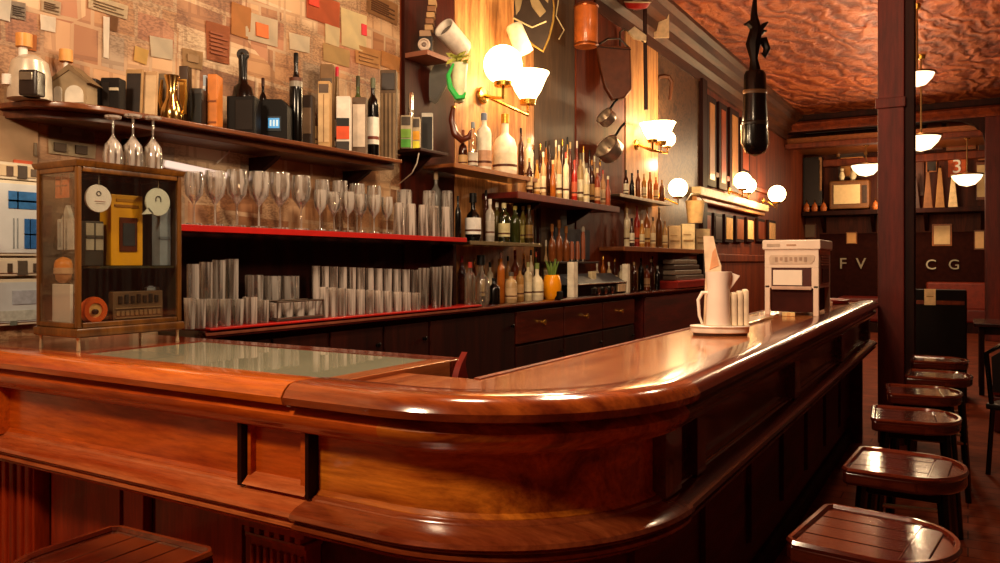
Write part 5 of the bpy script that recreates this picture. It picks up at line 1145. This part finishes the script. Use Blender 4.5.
MB().prism([(9*p, 54*p), (21*p, 50*p), (11*p, 36*p)], -3*p, 3*p, 'xz', bev=.002).build('pouring_lip', jw, t)
for i in range(3):
    t = thing('napkin_cup', 'cream napkin cup on oval tray behind the jug, %s from the jug' % ORD[i], 'cup', near((13+6.2*i)*p, (-1+i*1.0)*p, 9.3*p), ANG, 'napkin cups on the oval tray')
    MB().box(-2.8*p, 2.8*p, -5*p, 5*p, 0, (33+i*1.5)*p, .008).build('cup_body', M('#e8d5b8', .45), t)
    MB().box(-2.2*p, 1.6*p, -3*p, 3*p, (31+i*1.5)*p, (33.5+i*1.5)*p, .001).build('napkins', M('#f6ead6', .6), t)
# menu cards standing behind
x2, y2, f2 = on_z(712, 322, ZDK); p2 = f2/F
t = thing('menu_stand', 'tall rose and cream menu card standing behind the white jug', 'menu', near(-4*p, 13.2*p, 9.3*p), ANG)
MB().prism([(-9*p, 0), (9*p, 0), (9*p, 60*p), (5*p, 72*p), (1*p, 90*p), (-9*p, 90*p), (-7*p, 50*p)], 0, .004, 'xz').build('card', M('#e6c8a8', .5), t)
MB().prism([(-3*p, 56*p), (6.6*p, 60*p), (3*p, 78*p), (0, 74*p)], -.002, .001, 'xz').build('printed_mark', M('#d89a70', .5), t)
# white ticket stand / warmer on legs
x0, x1, yf, yb = -1.035, -.735, 4.8, 5.24
t = thing('ticket_warmer', 'white enamel warmer box on four legs standing on the bar', 'warmer', (x0, yf, ZDK)); W, Dp = x1-x0, yb-yf
ff = yf*.859+.512*.8+.1; Ht = zat(240, 4.62)-ZDK; wm = M('#ead2bd', .35, coat=.3, var=.06)
for a in (0, W-.03):
    for b in (0, Dp-.03): MB().box(a, a+.03, b, b+.03, 0, Ht*.4, .004).build('leg', wm, t)
zb = Ht*.36
MB().box(.03, W-.03, .03, Dp-.02, .02, zb).build('lower_cavity', M('#3a120a', .6, spec=.1), t)
MB().box(0, W, .012, Dp, zb, Ht*.87, .004).build('case', wm, t)
MB().box(-.012, W+.012, -.012, Dp+.012, Ht*.87, Ht, .008).build('top', wm, t)
MB().box(.015, W*.3, -.0145, -.0115, Ht*.91, Ht*.95).build('top_mark', M('#b9a08a', .4), t); MB().box(W*.42, W*.6, -.0145, -.0115, Ht*.92, Ht*.94).build('top_mark', M('#b58a6a', .4), t)
MB().box(.0, W, .0, .014, Ht*.63, Ht*.87, .003).build('front_panel', wm, t)
MB().prism([(W*.1, Ht*.68), (W*.86, Ht*.68), (W*.92, Ht*.72), (W*.94, Ht*.78), (W*.9, Ht*.8), (W*.12, Ht*.8), (W*.08, Ht*.76)], -.004, .004, 'xz', bev=.001).build('nameplate', M('#d9bda4', .4), t)
for i in range(7): MB().box(W*(.2+.09*i), W*(.25+.09*i), -.0065, -.003, Ht*(.71+.015*(i % 2)), Ht*.77).build('raised_mark', M('#b08f78', .4), t)
MB().box(0, W*.13, 0, .014, zb, Ht*.63, .003).build('side_frame', wm, t); MB().box(W*.87, W, 0, .014, zb, Ht*.63, .003).build('side_frame', wm, t)
MB().box(W*.13, W*.87, -.002, .012, Ht*.34, Ht*.385, .003).build('lower_lip', M('#c9a58f', .4), t)
MB().box(W*.13, W*.87, .006, .012, Ht*.385, Ht*.63).build('recess', M('#4a1a12', .5), t)
MB().box(W*.16, W*.7, -.001, .006, Ht*.4, Ht*.6, .001).build('ticket_card', M('#f6e6d2', .5, var=.04), t)
MB().box(W-.002, W+.004, .06, Dp-.06, Ht*.42, Ht*.8, .003).build('side_panel', M('#7a3a26', .35), t)
MB().box(W+.003, W+.007, .1, Dp-.1, Ht*.44, Ht*.62, .002).build('side_window', M('#2a0f0a', .3), t)
for k in range(4): MB().box(W+.003, W+.008, .07, Dp-.07, Ht*(.66+.035*k), Ht*(.675+.035*k), .001).build('vent_slat', M('#b3705a', .35), t)
xx = x0+W*.5
t = thing('cream_block', 'little cream block lying in front of the white warmer box', 'block', (xx, yf-.08, ZDK), .2)
MB().box(-.035, .035, -.015, .015, 0, .022, .004).build('block_body', M('#e8c98a', .5), t); MB().box(-.012, .012, -.0155, .0155, -.0, .0225, .004).build('sleeve', M('#d8a86a', .5), t)
t = thing('card_holder', 'flat cream card holder on the bar beyond the warmer box', 'card holder', (-.9, 5.95, ZDK), .1)
MB().box(-.08, .08, -.05, .05, 0, .03, .005).build('holder_base', M('#c9a58a', .5), t); MB().box(-.07, .07, -.03, .03, .03, .055, .004).build('cards', M('#f0dcc0', .5), t)
t = thing('lined_tray', 'oval dark red tray at the pillar end of the bar', 'tray', (-.9, 6.35, ZDK), 0)
MB().prism(oval(.14, .2), 0, .03, 'xy', bev=.008).build('tray_body', M('#6a150c', .3, coat=.4), t); MB().prism(oval(.11, .17), .029, .034, 'xy', bev=.001).build('tray_lining', M('#8f2416', .5), t)
t = thing('drip_tray', 'thin steel-edged brown drip mat on bar before the warmer', 'drip mat', (-1.08, 3.72, ZDK), 0)
MB().box(0, .14, 0, .8, 0, .008, .003).build('mat_body', M('#6a3420', .4), t); MB().box(.141, .152, 0, .8, .0, .012, .003).build('steel_edge', chrome, t)

# ================================================================== STOOLS
def make_stool(label, loc, rz):
    t = thing('bar_stool', label, 'bar stool', loc, rz, 'wooden-seated bar stools')
    hs = .72; a, bx = .185, .175   # local -x = straight side facing the bar
    pl = [(-bx, -a+.02), (-bx+.015, -a), (.03, -a)]+[(.03+(bx-.03)*math.cos(q)*1.0, a*math.sin(q)) for q in [-PI/2+PI*i/14 for i in range(1, 14)]]+[(.03, a), (-bx+.015, a), (-bx, a-.02)]
    MB().prism(pl, hs-.055, hs-.008, 'xy', bev=.012).build('seat', stool_m, t)
    r_ = MB().tube([(p_[0]*.97, p_[1]*.97, hs-.006) for p_ in pl], .010, 6, closed=True); r_.build('seat_rim', wood('stool_rim', '#3a0f08', '#6a2412', 'x', .12, .9, 6.) if 'srim' not in MC else MC['srim'], t)
    st_ = bpy.data.objects[t.children[-1].name]; MC['srim'] = st_.data.materials[0]
    for k in range(4): MB().box(-bx+.015, .07, -.158+.08*k, -.082+.08*k, hs-.012, hs-.0062+(k % 2)*.0006, .002).build('seat_slat', stool_m, t)
    MB().box(.075, .125, -.13, .13, hs-.0085, hs-.0025, .003).build('seat_band', M('#3a1a1c', .18, coat=.6), t)
    lp = [(-.14, -.14), (-.14, .14), (.13, -.12), (.13, .12)]
    for lx, ly in lp: MB().tube([(lx*.85, ly*.85, hs-.05), (lx, ly, .4), (lx*1.18, ly*1.18, .0)], [.019, .017, .016], 8).build('leg', blackg, t)
    MB().tube([(-.15, -.15, .34), (-.15, .15, .34), (.14, .13, .34), (.14, -.13, .34)], .010, 8, closed=True).build('footrest', M('#b08a6a', .2, .9), t)
    MB().box(-.13, .12, -.12, .12, hs-.09, hs-.055, .008).build('apron', black, t)
    return t
SL = ['near bar stool with broad slatted wooden seat beside the curved bar', 'bar stool second along the bar front with pale shine on its seat', 'third bar stool along the bar front, midway to the pillar', 'bar stool fourth along the bar front just before the pillar', 'bar stool fifth along the bar front beside the pillar foot', 'last bar stool beyond the pillar near dark booth']
s0 = make_stool(SL[0], (-.19, 2.17, 0), -.12)
for i, (sx, sy, rz) in enumerate([(-.175, 2.98, -.05), (-.2, 3.95, .08), (-.2, 4.72, .1), (-.15, 5.45, .0), (-.17, 6.3, .05)]):
    dup(s0, (sx, sy, 0), rz, SL[i+1])
dup(s0, (-1.70, 1.07, 0), -PI/2+.05, 'bar stool at the panelled bar front with only its red-brown seat edge showing')

# ================================================================== FAR ROOM
def far(u, v, Y): x, f = on_y(u, Y); return x, zat(v, f), f/F
def fbox(name, label, cat, u0, u1, v0, v1, Y, m, depth=.1, parts=(), grp=None, bev=.01):
    xa, fa = on_y(u0, Y); xb, fb = on_y(u1, Y); f = (fa+fb)/2; w = xb-xa; z0, z1 = zat(v1, f), zat(v0, f); h = z1-z0
    t = thing(name, label, cat, ((xa+xb)/2, Y, z0), 0, grp)
    MB().box(-w/2, w/2, 0, depth, 0, h, bev).build('frame' if cat == 'picture' else 'body', m, t)
    for nm, a, b, c, d, mm in parts: MB().box(-w/2+w*a, -w/2+w*b, -.02, .02, h*c, h*d, .004).build(nm, mm, t)
    return t, w, h
YW = Y2-.11
x0s, zs, _ = far(790, 212, YW-.5); x1s, _, _ = far(1000, 212, YW-.5)
t = thing('ornament_shelf', 'long dark shelf along the far wall under the pendant lamps', 'shelf', (WX+.02, Y2-.62, zs-.1))
MB().box(0, x1s+.8-WX, 0, .6, 0, .1, .015).build('board', dkwood, t)
for k in range(4): MB().prism([(.1, 0), (.55, 0), (.55, -.35)], .35+k*1.0, .42+k*1.0, 'yz').build('bracket', dkwood, t)
fbox('dark_cupboard', 'tall black cupboard on the far shelf in corner', 'cupboard', 803, 822, 157, 206, YW-.33, M('#150a07', .3), .3, [('door_panel', .1, .9, .06, .94, M('#1e0f0a', .3)), ('marbled_strip', .84, .99, .3, .98, M('#a8764a', .5, var=.5))])
t, w, h = fbox('television_box', 'old cream-screened television set on the far shelf', 'television', 829, 869, 180, 209, YW-.45, M('#7a4a22', .4), .35, [('screen', .12, .78, .18, .84, M('#eac890', .35, var=.08)), ('control_strip', .84, .95, .2, .8, M('#3a2212', .4))], bev=.04)
t, w, h = fbox('arched_mirror', 'arched mirror on the far wall behind the television set', 'mirror', 838, 866, 152, 178, YW, M('#3a2010', .4), .06, [('glass', .1, .9, .08, .8, M('#c98a50', .15, .6))])
MB().lathe([(w*.5, -.05), (w*.56, 0), (w*.5, .05), (w*.42, .0), (w*.5, -.05)], 20, T(0, .0, h*.8) @ R(-PI/2, 'X') @ R(0, 'Z'), 0, PI).build('arch_rim', M('#6a4420', .4), t) if False else MB().tube([(w*.5*math.cos(a), 0, h*.85+w*.42*math.sin(a)) for a in [PI*i/12 for i in range(13)]], .04, 6).build('arch_rim', M('#8a5a2c', .4), t)
fbox('small_statue', 'cream figurine-like vase group beside television on the far shelf', 'ornament', 840, 850, 161, 179, YW-.3, M('#e8cf9c', .5), .1, [('neck', .25, .6, .9, 1.4, M('#e8cf9c', .5))]) if False else None
for k, (u, v, r) in enumerate([(842, 172, 2.8), (853, 170, 3.4)]):
    x, z, p = far(u, 180, YW-.3)
    t = thing('cream_vase', ['small cream vase on top of the television set', 'taller cream vase on top of television set'][k], 'vase', (x, YW-.3, z+.0), 0)
    MB().lathe([(0, 0), (r*p*.6, 0), (r*p, r*p*1.2), (r*p*.5, r*p*3), (r*p*.7, r*p*4), (0, r*p*3.9)], 16).build('vase_body', M('#ecd6a8', .4), t)
    MB().lathe([(r*p*.52, r*p*2.9), (r*p*.6, r*p*3.0), (r*p*.52, r*p*3.1)], 14).build('vase_ring', gold, t)
# row of letters on dark frieze
fbox('dark_dado', 'dark dado board carrying pale single letters on the far wall', 'board', 806, 1000, 225, 288, YW+.05, M('#1d0a06', .35), .05) if False else struct('trim_4', MB().box(WX+.3, XR, Y2-.05, Y2, .2, zat(232, 16.4), .01), M('#30110a', .7, spec=.05))
def letter(ch, u, v, hp, col, label, Y):
    x, z, p = far(u, v, Y)
    cu = bpy.data.curves.new('letter', 'FONT'); cu.body = ch; cu.size = hp*p*1.4; cu.extrude = .02; cu.align_x = 'CENTER'; cu.align_y = 'CENTER'
    tmp = bpy.data.objects.new('tmp', cu); C.objects.link(tmp); bpy.context.view_layer.update()
    me = bpy.data.meshes.new_from_object(tmp.evaluated_get(bpy.context.evaluated_depsgraph_get())); bpy.data.objects.remove(tmp)
    me.materials.clear(); me.materials.append(M(col, .5)); o = bpy.data.objects.new('wall_letter', me); C.objects.link(o)
    o.location = (x, Y-.021, z); o.rotation_euler = (PI/2, 0, 0); return tag(o, label, 'letter')
YL = Y2-.05
letter('F', 843, 264, 11, '#a89a80', 'pale letter F on the dark far wall boarding', YL)
letter('V', 861, 264, 11, '#a89a80', 'pale letter V on the dark far wall boarding', YL)
letter('C', 931, 265, 10, '#d0c4a8', 'pale curled letter C on dark boarding beyond the pillar', YL)
letter('G', 954, 265, 10, '#a8a088', 'grey letter G on dark boarding beyond the pillar', YL)
# pictures and papers on far wall
woodc = [M('#6a3416', .4), M('#a8602c', .4)]
for i, (u0, u1, v0, v1, c, lab) in enumerate([
 (912, 924, 150, 196, '#5a2a14', 'narrow brown picture next to pillar on the far wall'), (926, 937, 158, 172, '#2a1a12', 'small dark framed photograph beside the pillar'),
 (926, 943, 120, 150, '#b5571e', 'orange board on far wall above the triangular flags'), (978, 986, 132, 160, '#4a2412', 'dark picture high beside the far corner post'), (976, 986, 162, 200, '#c9a878', 'cream picture beside the far corner post'),
 (932, 952, 224, 246, '#f0c890', 'glowing cream picture on dark wall above letter C'), (974, 985, 230, 250, '#e8b880', 'cream picture above dark boarding beside far corner post'),
 (846, 857, 232, 244, '#f2b068', 'orange lit little picture above letter F'), (803, 816, 224, 238, '#7a6048', 'grey-brown picture under the dark far cupboard'), (946, 976, 112, 150, '#a3431a', 'large rust coloured board hung above the numbered sign')]):
    fbox('framed_picture', lab, 'picture', u0, u1, v0, v1, YW+.04, woodc[i % 2], .05, [('picture_sheet', .1, .9, .08, .92, M(c, .5, var=.3, scale=3.))])
t, w, h = fbox('number_sign', 'orange sign with a white number 3 on far wall', 'sign', 948, 966, 157, 177, YW-.02, M('#c4541c', .5), .04)
cu = bpy.data.curves.new('n', 'FONT'); cu.body = '3'; cu.size = h*.95; cu.extrude = .015; cu.align_x = 'CENTER'; cu.align_y = 'CENTER'
tmp = bpy.data.objects.new('tmp', cu); C.objects.link(tmp); bpy.context.view_layer.update()
me = bpy.data.meshes.new_from_object(tmp.evaluated_get(bpy.context.evaluated_depsgraph_get())); bpy.data.objects.remove(tmp); me.materials.clear(); me.materials.append(white)
o = bpy.data.objects.new('numeral', me); C.objects.link(o); o.parent = t; o.location = (0, -.012, h*.5); o.rotation_euler = (PI/2, 0, 0)
for i, (u, v0, v1, c) in enumerate([(928, 172, 206, '#7a4a26'), (940, 168, 208, '#9a6a3a'), (953, 176, 207, '#e0c090'), (915.5, 178, 204, '#3a1c10')]):
    x, z1, p = far(u, v0, YW-.25); z0 = zs+.001
    t = thing('pennant_stand', ['brown', 'tan', 'cream', 'dark'][i]+' triangular folded pennant standing on the far shelf', 'pennant', (x, YW-.25, z0), 0)
    MB().prism([(-4.3*p, 0), (4.3*p, 0), (1.3*p, z1-z0), (-1.3*p, z1-z0)], -.04, .04, 'xz', bev=.01).build('pennant_cloth', M(c, .6), t)
    MB().tube([(0, .05, 0), (0, .05, z1-z0+.05)], .015).build('pennant_pole', dkwood, t)
for i, (u, v) in enumerate([(806, 206), (814, 207), (823, 206), (875, 205)]):
    x, z, p = far(u, v, YW-.5)
    t = thing('shelf_ornament', 'small rust ornament on far shelf edge, %s from the corner' % ORD[i], 'ornament', (x, Y2-.53, zs+.001), 0, 'small ornaments on the far shelf')
    MB().lathe([(0, 0), (2.6*p, 0), (3.4*p, 3*p), (2*p, 7*p), (1*p, 8*p), (0, 10*p)], 14).build('ornament_body', M('#b5602c', .35), t)
    MB().lathe([(0, 10*p), (1.2*p, 10.5*p), (0, 12*p)], 10).build('finial', gold, t)
# pendants
def pendant(label, u, v, Y, wpx, ztop, lm=lit_soft):
    x, z, p = far(u, v, Y); r = wpx/2*p
    t = thing('pendant_lamp', label, 'pendant lamp', (x, Y, z), 0)
    MB().lathe([(0, -r*.75), (r*.5, -r*.62), (r*.85, -r*.25), (r, .06*r), (.96*r, .08*r), (.8*r, -.2*r), (0, -.55*r)], 26).build('bowl', lm, t)
    MB().lathe([(r*.97, .02*r), (r*1.05, .08*r), (r*1.05, .14*r), (.5*r, .22*r), (.1*r, .3*r), (0, .3*r)], 26).build('metal_cap', M('#8a5a34', .3, .7), t)
    MB().tube([(0, 0, .3*r), (0, 0, ztop-z)], .012).build('rod', M('#c9a06a', .3, .8), t)
    MB().lathe([(0, ztop-z), (r*.25, ztop-z), (r*.2, ztop-z-.05), (0, ztop-z-.06)], 16).build('ceiling_rose', gold, t)
    return t
pendant('topmost glowing bowl pendant half hidden behind the pillar', 917, 75, 10.0, 32, ZC)
pendant('glowing bowl pendant hanging just beyond the pillar below topmost one', 921, 138, 12.5, 36, ZC)
pendant('glowing bowl pendant before the triangular pennants and numbered sign', 967, 176, 17.3, 28, 3.78)
pendant('glowing bowl pendant hanging in front of the old television set', 866, 166, 17.3, 28, 3.78)
# booth, table, chairs at far side
xa, fa = on_y(914, 9.0); xb, fb = on_y(967, 9.0)
t = thing('booth_bench', 'high-backed black booth bench beyond the last bar stool', 'booth', (xa, 9.0, 0)); W = xb-xa
MB().box(0, W, 0, .07, .1, zat(289, fa), .02).build('backrest', M('#0e0604', .6, spec=.1), t); MB().box(0, W, .07, .55, .38, .46, .02).build('seat', M('#1c0c08', .35), t); MB().box(0, W, .05, .5, 0, .38).build('base', dkwood, t)
MB().box(.02, W-.02, -.004, .01, zat(300, fa)-.04, zat(300, fa), .003).build('back_rail', mdwood, t)
x, z, p = far(930, 305, 8.99)
t = thing('paper_notice', 'cream paper notice pinned on the back of black booth', 'notice', (x, 8.985, z), 0)
MB().box(-5*p, 5*p, -.004, .004, 0, 16*p, .001).build('mounted_sheet', M('#eac68e', .5), t); MB().box(-3*p, 3*p, -.0055, -.003, 8*p, 9*p).build('print_line', M('#a8783c', .5), t)
t = thing('red_bench', 'rust red upholstered bench against far wall below the letters', 'bench', (-.75, Y2-.9, 0), 0)
MB().box(0, 1.6, 0, .6, .2, .48, .05).build('seat', M('#6a1a0c', .4), t); MB().box(0, 1.6, .6, .75, .2, zat(283, 15.3), .05).build('backrest', M('#8a2c14', .4), t); MB().box(0, 1.6, .05, .6, 0, .2).build('base', dkwood, t)
t = thing('red_bench', 'dark red bench end near the far corner below letter V', 'bench', (-2.3, Y2-1.6, 0), 0)
MB().box(0, 1.0, 0, .6, .2, .7, .08).build('seat', M('#6e170c', .4), t); MB().box(0, 1., .05, .55, 0, .2).build('base', dkwood, t)
def table(label, x, y, w, d, h):
    t = thing('dining_table', label, 'table', (x, y, 0), 0)
    MB().box(0, w, 0, d, h-.04, h, .01).build('table_top', wood('table_top_m', '#1c0906', '#34120a', 'x', .2, .6, 3.), t)
    for a in (.05, w-.1):
        for b in (.05, d-.1): MB().box(a, a+.05, b, b+.05, 0, h-.04, .006).build('leg', dkwood, t)
    MB().box(.06, w-.06, .06, d-.06, h-.12, h-.04).build('apron', dkwood, t)
table('dark table with legs standing right of the black booth', .05, 9.6, 1.0, .8, .76)
table('nearer dark table at the edge of the aisle', .22, 6.6, .9, .8, .75)
def chair(label, x, y, rz):
    t = thing('dining_chair', label, 'chair', (x, y, 0), rz, 'black dining chairs across the aisle')
    MB().prism([(-.2, -.2), (.2, -.2), (.22, 0), (.2, .2), (-.2, .2)], .43, .47, 'xy', bev=.01).build('seat', M('#120a08', .3), t)
    for a, b in ((-.17, -.17), (-.17, .17), (.17, -.17), (.17, .17)): MB().tube([(a, b, .44), (a*1.12, b*1.12, 0)], .016).build('leg', blackg, t)
    MB().tube([(-.18, -.17, .44), (-.22, -.19, .8), (-.23, -.1, .86), (-.235, 0, .875), (-.23, .1, .86), (-.22, .19, .8), (-.18, .17, .44)], .016).build('back_frame', blackg, t)
    MB().prism([(-.15, .55), (.15, .55), (.16, .78), (.08, .84), (-.08, .84), (-.16, .78)], -.225, -.205, 'yz', bev=.004).build('backrest', M('#120a08', .3), t)
    return t
chair('black curved-back chair nearest the aisle edge', .72, 5.0, 2.6)
chair('black curved-back chair tucked by the nearer dark table', .36, 6.2, 1.2)
chair('black curved-back chair facing the farther dark table', .55, 9.25, 1.57)
t = thing('red_case', 'small dark red chest on floor beneath the farther tables', 'chest', (.18, 7.6, 0), 0)
MB().box(0, .5, 0, .4, 0, .3, .02).build('chest_body', M('#4a140c', .4), t); MB().box(-.01, .51, -.01, .41, .3, .37, .03).build('chest_lid', M('#5c1a0f', .35), t); MB().box(.22, .28, -.018, .0, .24, .33, .004).build('clasp', gold, t)

# ================================================================== LIGHT
def lamp(name, loc, w, col=(1, .72, .45), r=.08, typ='POINT', rot=None, size=None, spot=None):
    l = bpy.data.lights.new(name, typ); l.energy = w; l.color = col
    if typ == 'AREA': l.size = size or .4
    else: l.shadow_soft_size = r
    if typ == 'SPOT': l.spot_size = math.radians(spot or 100); l.spot_blend = .6
    o = bpy.data.objects.new(name, l); C.objects.link(o); o.location = loc
    if rot: o.rotation_euler = rot
    return o
lamp('unseen_room_light', (-1.7, -.12, 2.8), 200, r=.18)  # unseen light from behind left, placed to brighten the bar front
lamp('unseen_room_light', (-.95, 2.5, 2.5), 95, r=.15)  # added out of view to reach into the display cabinet and lower glasses
lamp('unseen_room_light', (-1.5, 1.9, 3.1), 80, r=.15)  # added above the view to brighten the paper wall and shelves
lamp('unseen_room_light', (-1.5, 3.6, 3.1), 65, r=.15)  # further added wall light, also out of view
lamp('globe_light', (-2.55, 5.2, 2.85), 60, (1, .7, .38), .1)
lamp('sconce_light', (-2.6, 8.8, 2.95), 70, (1, .68, .36), .1)
lamp('sconce_light', (-2.65, 13, 2.5), 70, (1, .68, .36), .1)
lamp('pendant_light', (-.62, 10.5, 3.2), 110, (1, .7, .4), .12)
lamp('added_aisle_light', (-.15, 5.0, 3.8), 60, (1, .7, .42), .15)  # added above the view to lift the floor and stool seats
lamp('pendant_light', (-1.2, 14., 3.2), 110, (1, .7, .4), .12)
lamp('pendant_light', (-1.2, 17.6, 2.9), 70, (1, .7, .4), .12)
struct('added_window_1', MB().box(-2.6, -.9, YF, YF+.05, .95, 1.0, .006).box(-2.6, -.9, YF, YF+.05, 2.5, 2.56, .006).box(-2.6, -2.55, YF, YF+.05, 1.0, 2.5, .006).box(-.95, -.9, YF, YF+.05, 1.0, 2.5, .006).box(-1.77, -1.73, YF, YF+.05, 1.0, 2.5, .006), mdwood)  # window frame added out of view to go with the area light
lamp('added_window_fill', (-1.75, YF+.06, 1.75), 28, (1, .8, .62), typ='AREA', rot=(PI/2, 0, PI), size=1.5)  # added area light behind the camera, brightens cabinet and bar front
wd = bpy.data.worlds.new('World'); SC.world = wd; wd.use_nodes = True
wd.node_tree.nodes['Background'].inputs[0].default_value = (1, .6, .35, 1); wd.node_tree.nodes['Background'].inputs[1].default_value = .03
SC.view_settings.view_transform = 'Standard'; SC.view_settings.look = 'None'; SC.view_settings.gamma = 1; SC.view_settings.use_curve_mapping = False
SC.view_settings.exposure = 0.0
SC.cycles.max_bounces = 8; SC.cycles.transparent_max_bounces = 32; SC.cycles.caustics_reflective = False; SC.cycles.caustics_refractive = False
SC.cycles.sample_clamp_indirect = 4.0; SC.cycles.use_denoising = True
